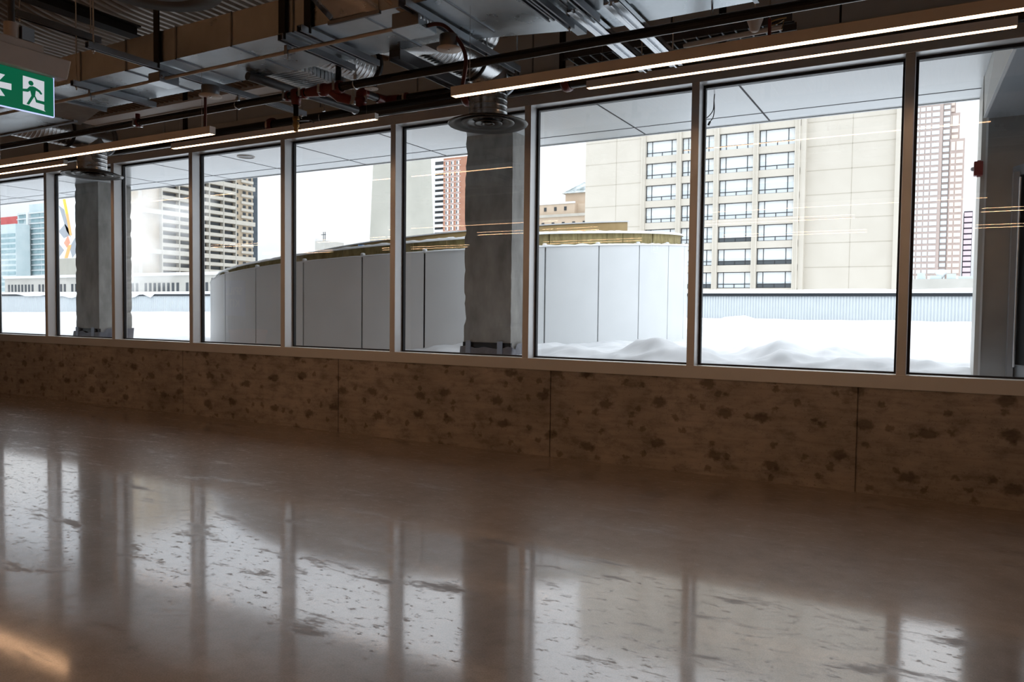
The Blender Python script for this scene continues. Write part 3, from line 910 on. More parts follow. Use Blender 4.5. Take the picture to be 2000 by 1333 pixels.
tag(sto, 'white cloud of steam drifting in front of the apartment tower', 'steam', 'drifting steam'); sto['kind'] = 'stuff'
st2 = sto.copy(); COL.objects.link(st2); st2.location = (-243, 108, 10); st2.scale = (.7, .8, .75)
st2['label'] = 'thin veil of steam in front of the pale glass block at far left'

# low parkade with slotted openings
pg = thing('parkade', 'low grey parkade with tall slot openings behind the parapet', 'parking building', (-190, 125, -8))
MB().box(-260, -136, 125, 150, -8, 9.9).build('wall', M['garage'], pg)
MB().box(-260, -136, 124.4, 150, 9.9, 10.7).build('snowy_roof_edge', M['snowcap'], pg)
src = None; x = -258.0
while x < -140:
    if int((x + 258) / 1.9) % 9 != 8:
        if src is None: src = MB().box(x, x + .95, 124.9, 125.01, 3.0, 8.0).build('slot_opening', M['garage_dark'], pg, origin=(x, 125, 3)); 
        else: inst('slot_opening', src, pg, (x, 125, 3))
    x += 1.9
MB().box(-260, -136, 124.85, 124.95, 5.3, 5.7).build('mid_rail', M['garage'], pg)

# glass condominiums at the far left
cd = thing('condominium_block', 'pale blue glass condominium block at the far left', 'building', (-470, 255, -8))
MB().box(-491, -440, 250, 290, -8, 57.5).build('wall', M['condo'], cd)
MB().box(-482, -440, 252, 285, 57.5, 62.5).build('penthouse', M['condo'], cd)
mb = MB()
for k in range(16):
    z = 8 + 3.1 * k
    for x0 in (-489, -483.5):
        if (k * 7 + int(x0)) % 5: mb.box(x0, x0 + 4.6, 249.8, 250, z, z + 1.9)
    mb.box(-476 , -466.5, 249.8, 250, z, z + 2.1)
    mb.box(-465.5, -441, 249.8, 250, z, z + 2.1)
g_ = mb.build('window_grid', M['condo_d'], cd); g_['kind'] = 'stuff'
mb = MB()
for k in range(17): mb.box(-490.3, -440, 249.0, 250, 6.8 + 3.1 * k, 7.2 + 3.1 * k)
mb.box(-479, -477, 248.5, 250, -8, 57.5)
mb.build('floor_slab', M['whitepanel'], cd)
rb = thing('red_block', 'red topped block peeping out at the far left edge', 'building', (-510, 262, -8))
MB().box(-540, -499.5, 262, 270, -8, 58.5).build('wall', M['condo_red'], rb)
lw = thing('low_condominium', 'lower pale glass block in front of the red one', 'building', (-520, 246, -8))
MB().box(-545, -474, 240, 248, -8, 49.5).build('wall', M['condo'], lw)
mb = MB()
for k in range(11): mb.box(-545, -474.5, 239.8, 240, 10 + 3.2 * k, 11.9 + 3.2 * k)
g_ = mb.build('window_band', M['condo_d'], lw); g_['kind'] = 'stuff'

# blank wall with a painted abstract mural (generic shapes)
mu = thing('mural_wall', 'blank pale wall painted with an abstract grey and orange mural', 'building', (-318, 185, -8))
MB().box(-326, -300, 180, 200, -8, 47).build('wall', M['greyslab'], mu)
fn = lambda u, v_, d: (u, d, v_)
for nm, pts, mt, d in (('painted_field', [(-326, 21.5), (-311, 21.5), (-311, 46.5), (-326, 46.5)], 'mural_a', 0), ('painted_shape', [(-325.5, 44), (-321.5, 42), (-317, 30), (-320, 33)], 'mural_b', 1), ('painted_shape', [(-325.8, 33), (-321, 36), (-316, 31.5), (-322, 30)], 'mural_b', 1),
    ('painted_stripe', [(-322.5, 46.3), (-320.6, 46.3), (-318.6, 40), (-320.4, 40)], 'mural_d', 2), ('painted_stripe', [(-320.4, 40), (-318.6, 40), (-316.2, 31), (-317.8, 31)], 'mural_c', 2),
    ('painted_shape', [(-322, 28), (-319, 31), (-317.5, 28), (-320, 26)], 'mural_e', 2), ('painted_shape', [(-325.8, 28), (-322, 25), (-325.8, 22)], 'mural_b', 1),
    ('painted_stripe', [(-321.8, 21.6), (-319, 27), (-316.5, 27), (-319.4, 21.6)], 'mural_c', 2), ('painted_shape', [(-318, 26), (-314, 30), (-313, 24), (-316, 21.6)], 'mural_b', 1)):
    MB().prism(pts, fn, 179.95 - d * .04, 180.0).build(nm, M[mt], mu)

# weathered concrete slab tower
sl_ = thing('blank_concrete_tower', 'blank weathered concrete tower wall tapering upwards', 'tower', (-105, 140, -8))
MB().hexa([(-116.2, 130, -8), (-104.0, 130, -8), (-104.0, 142, -8), (-116.2, 142, -8)], [(-112.6, 130, 62), (-106.9, 130, 62), (-106.9, 141, 62), (-112.6, 141, 62)]).build('wall', M['greyslab'], sl_)
# brick apartment tower with white balconies
br = thing('brick_tower', 'red brick apartment tower with a column of white balconies', 'tower', (-236, 360, -8))
MB().box(-246.2, -224, 350, 375, -8, 87.2).build('wall', M['brick'], br)
MB().box(-254, -246.2, 353, 375, -8, 86.5).build('balcony_recess', M['aptdark'], br)
src = None; s2 = None
for k in range(24):
    z = 85.2 - 3.05 * k
    if z < 12: break
    loc = (-254, 351, z - 2.6)
    if src is None: src = MB().box(-254.3, -245.8, 351, 353, z - 2.6, z - 1.1).build('balcony', M['white'], br, origin=loc)
    else: inst('balcony', src, br, loc)
    for x0 in (-244.6, -241.1, -237.4):
        loc = (x0, 350, z - 2.0)
        if s2 is None:
            s2 = MB().box(x0, x0 + 2.0, 349.8, 350, z - 2.0, z).build('window', M['white'], br, origin=loc)
            s3 = MB().box(x0 + .25, x0 + .9, 349.75, 349.8, z - 1.8, z - .2).build('dark_pane', M['aptdark'], s2)
        else:
            w_ = inst('window', s2, br, loc); inst('dark_pane', s3, w_, loc)
mb = MB()
for k in range(24): mb.box(-246.2, -234.6, 349.9, 350, 85.6 - 3.05 * k, 85.85 - 3.05 * k)
mb.build('floor_line', M['white'], br)
fb = thing('distant_block', 'pale distant block low on the skyline left of the concrete tower', 'building', (-300, 305, -8))
MB().box(-309, -295.5, 300, 315, -8, 39.5).build('wall', M['whitepanel'], fb)
MB().box(-295.5, -288.5, 300, 315, -8, 38.2).build('wing', M['garage'], fb)
for x0 in (-290.6, -289.4): MB().box(x0, x0 + .25, 301, 301.3, 38.2, 43).build('mast', M['garage_dark'], fb)
MB().box(-292, -288.8, 301, 301.3, 41.4, 41.7).build('mast_arm', M['garage_dark'], fb)

# old sandstone hotel with a snowy pyramid roof
hi = thing('sandstone_building', 'old sandstone building with a snow dusted pyramid roof turret', 'building', (-112, 240, -8))
MB().box(-140, -109.2, 230, 255, -8, 38.6).build('wing', M['histor'], hi)
MB().box(-109.2, -98, 232, 255, -8, 38.6).build('side_wing', M['histor'], hi)
MB().box(-140, -98, 229, 231, -8, 34.6).build('lower_storeys', M['histor'], hi)
MB().box(-140, -98, 228.5, 231, 34.0, 34.9).build('cornice', M['slabcream'], hi)
MB().box(-140, -109.0, 229.7, 230.2, 38.6, 39.2).build('parapet_rail', M['snowcap'], hi)
MB().box(-114.6, -100, 234, 250, 38, 42.6).build('turret', M['histor'], hi)
MB().add([(-115.6, 233, 42.6), (-99.4, 233, 42.6), (-99.4, 251, 42.6), (-115.6, 251, 42.6), (-110.4, 240, 47.2), (-105.5, 240, 47.2)],
         [(0, 1, 5, 4), (1, 2, 5), (2, 3, 4, 5), (3, 0, 4), (0, 3, 2, 1)]).build('pyramid_roof', M['copper'], hi)
for x0 in (-120.8, -116.9, -113.1, -124.7): MB().box(x0, x0 + .9, 229.8, 230, 36.3, 37.6).build('window', M['aptdark'], hi)
for x0 in (-121.2, -117.3, -113.4, -109.5, -105.6): MB().box(x0, x0 + 1.0, 228.8, 229, 30.2, 32.2).build('window', M['aptdark'], hi)

# ------------------------------------------------------------------ overhead services
# linear LED lights
def linear_light(label, group, x0, x1, y, z, uplight=False):
    t = thing('linear_light', label, 'light', ((x0 + x1) / 2, y, z), group)
    w, h = .055, .058
    mb = MB().box(x0, x1, y - w / 2, y - w / 2 + .004, z, z + h).box(x0, x1, y + w / 2 - .004, y + w / 2, z, z + h)
    mb.box(x0, x1, y - w / 2 + .004, y + w / 2 - .004, z + .012, z + h)
    mb.build('housing', M['housing'], t)
    for xe, s in ((x0, -1), (x1, 1)):
        a, c = sorted((xe, xe + s * .004))
        MB().box(a, c, y - w / 2, y + w / 2, z, z + h).build('end_cap', M['housing'], t)
    MB().box(x0 + .003, x1 - .003, y - w / 2 + .004, y + w / 2 - .004, z + .001, z + .0115).build('diffuser', M['led_rear' if uplight else 'led'], t)
    if uplight: MB().box(x0 + .01, x1 - .01, y - .02, y + .02, z + h, z + h + .004).build('added_uplight', M['fill_up'], t)  # glowing strip added on the rear lights to warm the deck
    for xe in (x0 + .12, x1 - .12):
        MB().tube([(xe, y, z + h), (xe, y, 3.40 if -3.08 < y < -2.4 else (5.88 if y < -5 else 4.36))], .0016, 6).build('suspension_wire', M['chrome'], t)
    return t
GA, GB = 'linear lights of the row nearer the camera', 'linear lights of the row along the windows'
ZA, YA, ZBm, YBm = 2.853, -2.925, 3.333, -1.187
linear_light('long warm linear light at left, nearest row, ending at the white cover plate', GA, -8.15, -4.976, YA, ZA)
linear_light('long warm linear light running out of the picture at top right, nearest row', GA, -2.72, .45, YA, ZA)
linear_light('warm linear light along the windows at the far left edge', GB, -12.9, -9.918, YBm, ZBm)
linear_light('warm linear light along the windows in the middle, behind the brass valve', GB, -7.78, -4.78, YBm, ZBm)
linear_light('warm linear light along the windows at right, below the longer one', GB, -2.562, .377, YBm, ZBm)
src_l = None
for y in (-8.4, -11.2):  # nearer row is the one mirrored; farther row added for warm ambient light
    for x0 in (-20.2, -15.0, -9.8, -4.6, .6):
        if src_l is None:
            src_l = linear_light('warm linear light deeper in the room, front row mirrored in the glass, back row added fill', 'linear lights mirrored in the glass', x0, x0 + 3.17, y, 3.333, True)
            base_x = x0
        else:
            c = copy_tree(src_l); c.location = (x0 + 3.17 / 2, y, 3.333)

# flex feeds and cover plates of the two near lights
def cover_plate(label, x, y, z, r, hbox, group='round cover plates'):
    t = thing('cover_plate', label, 'cover plate', (x, y, z), group)
    MB().lathe((x, y, z), [(0, 0), (r, 0), (r, .008), (0, .008)], 32).build('plate', M['canopyw'], t)
    MB().lathe((x, y, z + .008), [(r * .78, 0), (r * .78, hbox), (0, hbox)], 28).build('box', M['galv_dull'], t)
    MB().lathe((x, y, z), [(0, -.006), (.008, -.006), (.008, 0)], 10).build('screw', M['chrome'], t)
    return t
def flex(label, pts, r, parent_name='flex_conduit'):
    P = [Vector(p) for p in pts]
    out = []
    for i in range(len(P) - 1):
        p0 = P[max(i - 1, 0)]; p1 = P[i]; p2 = P[i + 1]; p3 = P[min(i + 2, len(P) - 1)]
        kk = max(3, int((p2 - p1).length / .005))
        for k in range(kk):
            t = k / kk
            out.append(.5 * ((2 * p1) + (p2 - p0) * t + (2 * p0 - 5 * p1 + 4 * p2 - p3) * t * t + (3 * p1 - p0 - 3 * p2 + p3) * t ** 3))
    out.append(P[-1])
    rs = [r * (1 + .10 * (k % 2)) for k in range(len(out))]
    o = MB().tube(out, rs, 10).build('flex_conduit', M['conduitred'], origin=out[-1])
    return tag(o, label, 'conduit', 'dark red flexible conduits')
cover_plate('white round cover plate above the right end of the left near light', -4.995, YA, 3.145, .086, .07)
cover_plate('white round cover plate above the left end of the right near light', -2.757, YA, 3.155, .079, .08)
cover_plate('small white round plate above the red elbow near the wall', -4.84, -1.19, 3.63, .066, .08)
flex('straight dark red flexible conduit dropping to the left near light', [(-5.055, YA, 3.145), (-5.055, YA, 3.03), (-5.06, YA, 2.91)], .0105)
flex('curved dark red flexible conduit arching from the junction box to the right near light',
     [(-2.90, -2.96, 3.318), (-2.846, -2.94, 3.326), (-2.786, YA, 3.304), (-2.707, YA, 3.227), (-2.649, YA, 3.144), (-2.629, YA, 3.062), (-2.639, YA, 2.984), (-2.654, YA, 2.911)], .0125)

# main rectangular supply duct
du = thing('rectangular_duct', 'long galvanised rectangular duct running parallel to the windows', 'duct', (-3, -2.76, 3.42))
DX0, DX1 = -7.12, 1.6
MB().box(DX0, DX1, -3.08, -2.447, 3.42, 3.662).build('body', M['galv'], du)
x = DX0 + .06
while x < DX1:
    mb = MB().box(x, x + .012, -3.088, -2.439, 3.412, 3.42).box(x, x + .012, -3.088, -3.08, 3.412, 3.668)
    mb.box(x, x + .012, -2.447, -2.439, 3.412, 3.668)
    mb.build('drive_cleat', M['galv_dull'], du)
    x += .62
MB().box(DX0 - .02, DX0 + .02, -3.11, -2.42, 3.395, 3.69).build('end_flange', M['galv_dull'], du)
MB().hexa([(DX0 - .70, -2.80, 3.36), (DX0 - .02, -3.06, 3.405), (DX0 - .02, -2.46, 3.405), (DX0 - .62, -2.30, 3.36)],
          [(DX0 - .70, -2.80, 3.56), (DX0 - .02, -3.06, 3.64), (DX0 - .02, -2.46, 3.64), (DX0 - .62, -2.30, 3.56)]).build('insulated_taper', M['canvas'], du)
# tapered boot on the near side of the duct
vs = []
N = 24
for s in range(7):
    f = s / 6; f2 = f * f * (3 - 2 * f)
    for k in range(N):
        a = 2 * math.pi * k / N
        ca, sa = math.cos(a), math.sin(a)
        m_ = max(abs(ca), abs(sa))
        rect = Vector((-3.40 + .20 * ca / m_, -3.085, 3.535 + .115 * sa / m_))
        circ = Vector((-3.72, -3.42, 3.86)) + (Vector((.10 * ca, .03 * ca, .0)) + Vector((.02 * sa, .05 * sa, .10 * sa)))
        vs.append(rect * (1 - f2) + circ * f2)
MB().add(vs, [(i * N + k, i * N + (k + 1) % N, (i + 1) * N + (k + 1) % N, (i + 1) * N + k) for i in range(6) for k in range(N)], True).build('tapered_boot', M['spiral'], du)
MB().box(-3.62, -3.18, -3.10, -3.08, 3.40, 3.425).build('boot_flange', M['galv_dull'], du)
# window side branches of the duct
d2 = thing('branch_duct', 'flat galvanised branch duct on the window side of the long duct, at upper right', 'duct', (-.6, -2.3, 3.42))
MB().hexa([(-2.97, -2.44, 3.43), (-2.22, -2.44, 3.43), (-2.22, -2.17, 3.43), (-2.97, -2.36, 3.43)], [(-2.97, -2.44, 3.65), (-2.22, -2.44, 3.65), (-2.22, -2.17, 3.65), (-2.97, -2.36, 3.65)]).build('taper', M['galv'], d2)
MB().box(-2.15, -1.05, -2.44, -2.10, 3.43, 3.65).box(-1.02, 1.4, -2.44, -2.12, 3.43, 3.65).build('body', M['galv'], d2)
MB().box(-2.22, -2.15, -2.44, -2.15, 3.40, 3.66).box(-1.05, -1.02, -2.44, -2.09, 3.42, 3.66).build('flange', M['galv_dull'], d2)
MB().hexa([(-3.72, -2.44, 3.42), (-3.30, -2.44, 3.42), (-3.36, -2.16, 3.46), (-3.68, -2.16, 3.46)], [(-3.72, -2.44, 3.66), (-3.30, -2.44, 3.66), (-3.36, -2.16, 3.76), (-3.68, -2.16, 3.76)]).build('takeoff_boot', M['spiral'], d2)
for xr in (-2.705, -1.3): MB().tube([(xr, -2.13, 3.36), (xr, -2.13, 4.36)], .007, 8).build('hanger_rod', M['chrome'], d2)
d3 = thing('branch_duct', 'lower galvanised branch duct at far left, under the exit sign', 'duct', (-8.4, -3.0, 3.36), None)
MB().hexa([(-9.4, -4.2, 3.36), (-7.78, -4.2, 3.36), (-7.64, -2.42, 3.36), (-9.4, -2.42, 3.36)], [(-9.4, -4.2, 3.60), (-7.78, -4.2, 3.60), (-7.64, -2.42, 3.60), (-9.4, -2.42, 3.60)]).build('body', M['galv'], d3)
MB().box(-9.4, -7.62, -2.44, -2.40, 3.35, 3.615).build('end_flange', M['galv_dull'], d3)

# ribbed silencer box
rb_ = thing('ribbed_silencer', 'ribbed rectangular silver duct silencer near the red pipe fittings', 'duct silencer', (-4.77, -2.15, 3.44))
mb = MB()
for k in range(12):
    y = -2.42 + .045 * k
    mb.box(-4.95, -4.58, y, y + .036, 3.44, 3.62)
mb.box(-4.94, -4.59, -2.42, -1.885, 3.448, 3.61)
mb.build('body', M['spiral'], rb_)
MB().box(-4.97, -4.56, -1.90, -1.87, 3.425, 3.635).build('end_flange', M['galv'], rb_)

# round ducts with tees feeding the ring diffusers
def ribbed(mb, p0, p1, r, pitch_=.045, n=28):
    p0 = Vector(p0); p1 = Vector(p1); L = (p1 - p0).length
    k = max(2, int(L / (pitch_ / 6)))
    pts = [p0 + (p1 - p0) * i / k for i in range(k + 1)]
    rs = [r * (1.0 + (.018 if i % 6 == 0 else 0)) for i in range(k + 1)]
    return mb.tube(pts, rs, n)
def tee_duct(label, x):
    t = thing('spiral_duct', label, 'duct', (x, -1.187, 3.62), 'spiral ducts with tees')
    zc, r = 3.62, .165
    ribbed(MB(), (x, -2.25, zc), (x, -1.50, zc), r).build('spiral_pipe', M['spiral'], t)
    MB().tube([(x, -1.50, zc), (x, -.98, zc)], r * 1.01, 28).build('tee_body', M['spiral'], t)
    MB().tube([(x, -1.187, zc), (x, -1.187, 3.40)], r * 1.0, 28).build('tee_neck', M['spiral'], t)
    MB().lathe((x, -1.50, zc), [(r, -.012), (r * 1.08, -.012), (r * 1.08, .012), (r, .012)], 28, 'y').build('clamp_ring', M['darksteel'], t)
    MB().lathe((x, -.98, zc), [(0, .006), (r * .98, .006), (r * 1.12, .02), (r * 1.12, -.02), (r, -.02)], 28, 'y').build('end_cap', M['galv_dull'], t)
    return t
t1_ = tee_duct('spiral duct ending in a capped tee above the right ring diffuser', -3.52)
t0_ = copy_tree(t1_); t0_.location = (-9.34, -1.187, 3.62)
t0_['label'] = 'spiral duct ending in a capped tee above the left ring diffuser'
def ring_diffuser(label, x, y, z, zt, k=1.0):
    t = thing('ring_diffuser', label, 'air diffuser', (x, y, z), 'round ring air diffusers')
    n_ = MB()
    pts = []; rs = []
    m_ = int((zt - z) / .008)
    for i in range(m_ + 1):
        pts.append((x, y, z + .03 + (zt - z - .03) * i / m_))
        rs.append(.168 * k * (1.018 if i % 7 == 0 else 1.0))
    n_.tube(pts, rs, 32).build('neck', M['spiral'], t)
    R = .355 * k
    MB().lathe((x, y, z), [(.168 * k, .045), (R * .75, .02), (R * .97, -.008), (R, -.012), (R * .985, -.022), (R * .80, -.006), (R * .66, .012)], 56).build('outer_cone', M['diffuser_metal'], t)
    for r_, d_ in ((.66, -.004), (.36, -.010), (.16, -.014)):
        a = R * r_
        MB().lathe((x, y, z + d_), [(a, 0), (a * .985, -.006), (a * .80, .004), (a * .58, .026), (a * .58, .030), (a * .80, .010)], 48).build('ring', M['diffuser_metal'], t)
    MB().lathe((x, y, z - .012), [(0, 0), (R * .07, 0), (R * .09, .01), (0, .012)], 20).build('hub', M['diffuser_metal'], t)
    MB().lathe((x, y, z + .03), [(0, 0), (.160 * k, 0)], 24).build('damper', M['darksteel'], t)
    return t
g1 = ring_diffuser('round metal ring air diffuser before the right concrete column', -3.52, -1.187, 3.165, 3.42)
g0 = copy_tree(g1); g0.location = (-9.34, -1.187, 3.165); g0['label'] = 'round metal ring air diffuser before the left concrete column'
ring_diffuser('large ring air diffuser cut by the top edge, below the curved deck', -3.70, -4.34, 3.23, 4.6)
s2_ = thing('round_duct', 'short round duct end with a dark rim behind the ribbed silencer', 'duct', (-4.33, -2.0, 3.58))
ribbed(MB(), (-4.36, -2.44, 3.58), (-4.33, -1.86, 3.58), .15).build('spiral_pipe', M['spiral'], s2_)
MB().lathe((-4.33, -1.86, 3.58), [(0, .004), (.148, .004), (.165, .02), (.165, -.02), (.15, -.02)], 28, 'y').build('end_cap', M['darksteel'], s2_)
s3_ = thing('round_duct', 'short ribbed duct stub under the flat branch duct, upper middle', 'duct', (-3.02, -2.2, 3.55))
ribbed(MB(), (-3.06, -2.44, 3.55), (-3.02, -2.05, 3.57), .13, .06).build('spiral_pipe', M['spiral'], s3_)

# strut channels under the ducts, with hangers
def channel(label, x, y0, y1, z, rods=(), posts=(), w=.045, h=.045):
    t = thing('strut_channel', label, 'strut', (x, (y0 + y1) / 2, z), 'galvanised strut channels')
    mb = MB()
    mb.box(x - w / 2, x - w / 2 + .004, y0, y1, z, z + h).box(x + w / 2 - .004, x + w / 2, y0, y1, z, z + h)
    mb.box(x - w / 2 + .004, x + w / 2 - .004, y0, y1, z + h - .004, z + h)
    mb.box(x - w / 2 + .004, x - w / 2 + .012, y0, y1, z, z + .004).box(x + w / 2 - .012, x + w / 2 - .004, y0, y1, z, z + .004)
    mb.build('channel', M['galv_dull'], t)
    for yr, zt in rods:
        MB().tube([(x, yr, z - .03), (x, yr, zt)], .006, 8).build('hanger_rod', M['chrome'], t)
        MB().lathe((x, yr, z - .012), [(0, 0), (.012, 0), (.012, .011), (0, .011)], 6).build('nut', M['chrome'], t)
    for yp, zt in posts:
        MB().box(x - .03, x + .03, yp - .006, yp + .006, z + .01, zt).build('hanger_post', M['darksteel'], t)
    return t
channel('long strut channel crossing under the duct at left, with a tall rod', -5.40, -3.66, -1.50, 3.362, rods=((-3.61, 4.4), (-1.55, 4.0)), posts=((-3.10, 4.36),))
channel('short strut channel by the exit sign housing, under the duct end', -6.43, -3.16, -2.38, 3.362, rods=((-3.12, 4.36),))
channel('strut channel in mid picture holding the steel conduit clip', -4.04, -3.12, -2.36, 3.362, posts=((-3.10, 4.36),))
channel('dark strut channel right beside the conduit clip one', -3.80, -3.18, -2.36, 3.362, posts=((-3.10, 4.36),))
channel('wide strut channel above the junction box at upper middle', -2.92, -3.2, -1.74, 3.362, rods=((-2.2, 4.3),), w=.06)
channel('strut channel under the duct left of the two silver rails', -2.22, -3.2, -2.55, 3.362, rods=())
channel('shorter strut channel doubled beside another, left of the silver rails', -2.15, -3.2, -2.40, 3.350, rods=((-2.43, 4.2),))
channel('slotted strut channel next to the left silver rail', -1.97, -3.2, -2.40, 3.362, rods=())
channel('high strut channel below the curved deck at top left', -6.45, -3.60, -2.9, 3.79, rods=((-3.56, 4.9), (-2.98, 4.3)), w=.055, h=.055)

# two bright aluminium rails running towards the windows
def rail(label, x, y0, y1, z):
    t = thing('aluminium_rail', label, 'rail', (x, (y0 + y1) / 2, z), 'bright aluminium rails')
    mb = MB()
    mb.box(x - .05, x + .05, y0, y1, z + .004, z + .008)
    mb.box(x - .05, x - .044, y0, y1, z, z + .04).box(x + .044, x + .05, y0, y1, z, z + .04).box(x - .006, x + .006, y0, y1, z - .018, z + .004)
    mb.box(x - .05, x - .02, y0, y1, z - .006, z + .004).box(x + .02, x + .05, y0, y1, z - .006, z + .004)
    mb.build('profile', M['aluminium'], t)
    MB().tube([(x, y1 - .1, z + .05), (x, y1 - .1, 4.2)], .006, 8).build('hanger_rod', M['chrome'], t)
    return t
rail('bright aluminium rail pointing to the windows, left one of the pair', -2.03, -2.62, -1.29, 3.375)
rail('bright aluminium rail pointing to the windows, right one of the pair', -1.785, -2.62, -1.30, 3.375)
p4_ = MB().box(-3.60, -3.50, -2.47, -1.55, 3.365, 3.42).box(-3.60, -3.59, -2.47, -1.55, 3.34, 3.365).box(-3.51, -3.50, -2.47, -1.55, 3.34, 3.365)
tag(p4_.build('duct_bearer', M['greypipe'], origin=(-3.55, -2.0, 3.36)), 'dark grey flat bearer beside the ribbed spiral duct', 'bearer')

# steel conduit with junction boxes
em = thing('steel_conduit', 'thin tan steel conduit running under the long duct', 'conduit', (-5, -2.99, 3.33))
MB().tube([(-9.0, -2.99, 3.329), (-5.59, -2.99, 3.329)], .0135, 12).build('tube', M['emt'], em)
MB().tube([(-5.44, -2.99, 3.329), (-3.11, -2.99, 3.329)], .0135, 12).build('tube', M['emt'], em)
for x in (-6.43, -4.10):
    MB().box(x - .014, x + .014, -3.012, -2.968, 3.308, 3.372).build('strap', M['galv_dull'], em)
    MB().tube([(x + .012, -3.0, 3.272), (x + .012, -3.0, 3.315)], .005, 8).build('bolt', M['chrome'], em)
jb = 'square junction boxes'
def jbox(label, x0, x1, y0, y1, z0, z1, knock):
    t = thing('junction_box', label, 'junction box', ((x0 + x1) / 2, (y0 + y1) / 2, z0), jb)
    MB().box(x0, x1, y0, y1, z0, z1).build('box', M['galv_dull'], t, bevel=.003)
    MB().box(x0 - .003, x1 + .003, y0 - .003, y1 + .003, z0 - .006, z0).build('cover', M['galv'], t)
    for i in range(knock):
        MB().lathe((x1, y0 + .025 + .035 * i, (z0 + z1) / 2), [(0, .002), (.012, .002), (.014, 0)], 14, 'x').build('knockout', M['chrome'], t)
    return t
jbox('galvanised junction box on the conduit at left, by the long strut', -5.59, -5.45, -3.04, -2.86, 3.302, 3.375, 2)
jbox('galvanised junction box where the dark red conduit leaves, upper middle', -3.11, -2.90, -3.06, -2.86, 3.302, 3.395, 4)
c2 = thing('steel_conduit', 'bent steel conduit climbing out of the upper middle junction box', 'conduit', (-3.1, -3.0, 3.40))
MB().tube([(-3.0, -3.0, 3.375), (-3.03, -3.03, 3.40), (-3.10, -3.07, 3.45), (-3.18, -3.12, 3.53), (-3.27, -3.2, 3.66), (-3.36, -3.3, 3.85)], .0135, 12).build('tube', M['emt'], c2)
MB().tube([(-3.0, -3.0, 3.37), (-3.02, -3.02, 3.392)], .019, 12).build('connector', M['chrome'], c2)

# sprinkler mains
pm = thing('sprinkler_main', 'straight black sprinkler pipe crossing the whole picture in front of the ducts', 'pipe', (-7, -2.31, 3.276))
MB().tube([(XL + .3, -2.31, 3.276), (4.5, -2.31, 3.276)], .032, 24).build('pipe', M['blackpipe'], pm)
def coupling(x, y, z, r, parent, w=.05, axis='x'):
    MB().lathe((x, y, z), [(r, -w / 2), (r * 1.28, -w / 2), (r * 1.38, -w * .2), (r * 1.38, w * .2), (r * 1.28, w / 2), (r, w / 2)], 24, axis).build('coupling', M['red'], parent)
    for s in (-1, 1):
        if axis == 'x': MB().box(x - .012, x + .012, y + s * r * 1.3 - .012, y + s * r * 1.3 + .012, z - .035, z + .035).build('bolt_lug', M['chrome'], parent)
        else: MB().box(x + s * r * 1.3 - .012, x + s * r * 1.3 + .012, y - .012, y + .012, z - .035, z + .035).build('bolt_lug', M['chrome'], parent)
coupling(-6.79, -2.31, 3.276, .030, pm, .06)
MB().tube([(-6.79, -2.31, 3.30), (-6.79, -2.31, 3.36)], .022, 14).build('outlet', M['red'], pm)
coupling(-4.62, -2.31, 3.276, .031, pm, .05)
MB().tube([(-4.58, -2.31, 3.276), (-4.46, -2.31, 3.276), (-4.36, -2.31, 3.276), (-4.22, -2.31, 3.276)], [.034, .046, .042, .046], 20).build('reducer', M['red'], pm)
coupling(-4.40, -2.31, 3.276, .038, pm, .06)
coupling(-4.24, -2.31, 3.276, .038, pm, .06)
MB().tube([(-4.24, -2.31, 3.276), (-4.24, -2.31, 3.45), (-4.24, -2.31, 4.2)], .024, 14).build('riser', M['blackpipe'], pm)
MB().tube([(-4.31, -2.31, 3.26), (-4.27, -2.27, 3.215), (-4.22, -2.2, 3.20)], [.045, .045, .04], 16).build('elbow', M['red'], pm)
MB().lathe((-4.705, -2.31, 3.19), [(.032, 0), (.038, 0), (.038, .03), (.045, .05), (.045, .12), (.03, .13)], 20).build('tee', M['red'], pm)
coupling(-4.80, -2.31, 3.276, .031, pm, .04)
vd = thing('drain_valve', 'brass drain valve hanging from the red tee on the black main', 'valve', (-4.705, -2.31, 2.975))
MB().tube([(-4.705, -2.31, 3.195), (-4.705, -2.31, 3.075)], .021, 16).build('nipple', M['blackpipe'], vd)
MB().lathe((-4.705, -2.31, 2.975), [(0, 0), (.018, 0), (.018, .03), (.027, .035), (.029, .06), (.024, .07), (.024, .085), (.029, .095), (.026, .12), (.0, .12)], 18).build('body', M['brass'], vd)
MB().tube([(-4.70, -2.31, 3.045), (-4.655, -2.33, 3.05)], .010, 10).build('stem', M['chrome'], vd)
MB().hexa([(-4.665, -2.34, 3.050), (-4.53, -2.34, 3.040), (-4.53, -2.315, 3.040), (-4.665, -2.315, 3.050)], [(-4.665, -2.34, 3.056), (-4.53, -2.34, 3.047), (-4.53, -2.315, 3.047), (-4.665, -2.315, 3.056)]).build('lever', M['greypipe'], vd)
MB().hexa([(-4.53, -2.34, 3.040), (-4.495, -2.34, 3.018), (-4.495, -2.315, 3.018), (-4.53, -2.315, 3.040)], [(-4.53, -2.34, 3.047), (-4.495, -2.34, 3.025), (-4.495, -2.315, 3.025), (-4.53, -2.315, 3.047)]).build('lever_tip', M['greypipe'], vd)
def clevis(label, x, y, z, r, zt):
    t = thing('clevis_hanger', label, 'pipe hanger', (x, y, z), 'zinc clevis hangers')
    pts = []
    for k in range(13):
        a = math.radians(-200 + 220 * k / 12)
        pts.append((x, y + (r + .006) * math.cos(a), z + (r + .006) * math.sin(a)))
    MB().tube(pts, .006, 8).build('strap', M['chrome'], t)
    MB().box(x - .016, x + .016, y - .012, y + .012, z + r + .006, z + r + .045).build('yoke', M['chrome'], t, bevel=.004)
    MB().tube([(x, y, z + r + .03), (x, y, zt)], .006, 8).build('rod', M['chrome'], t)
    return t
clevis('zinc clevis hanger on the black main, left of the red fittings', -5.40, -2.31, 3.276, .030, 3.40)
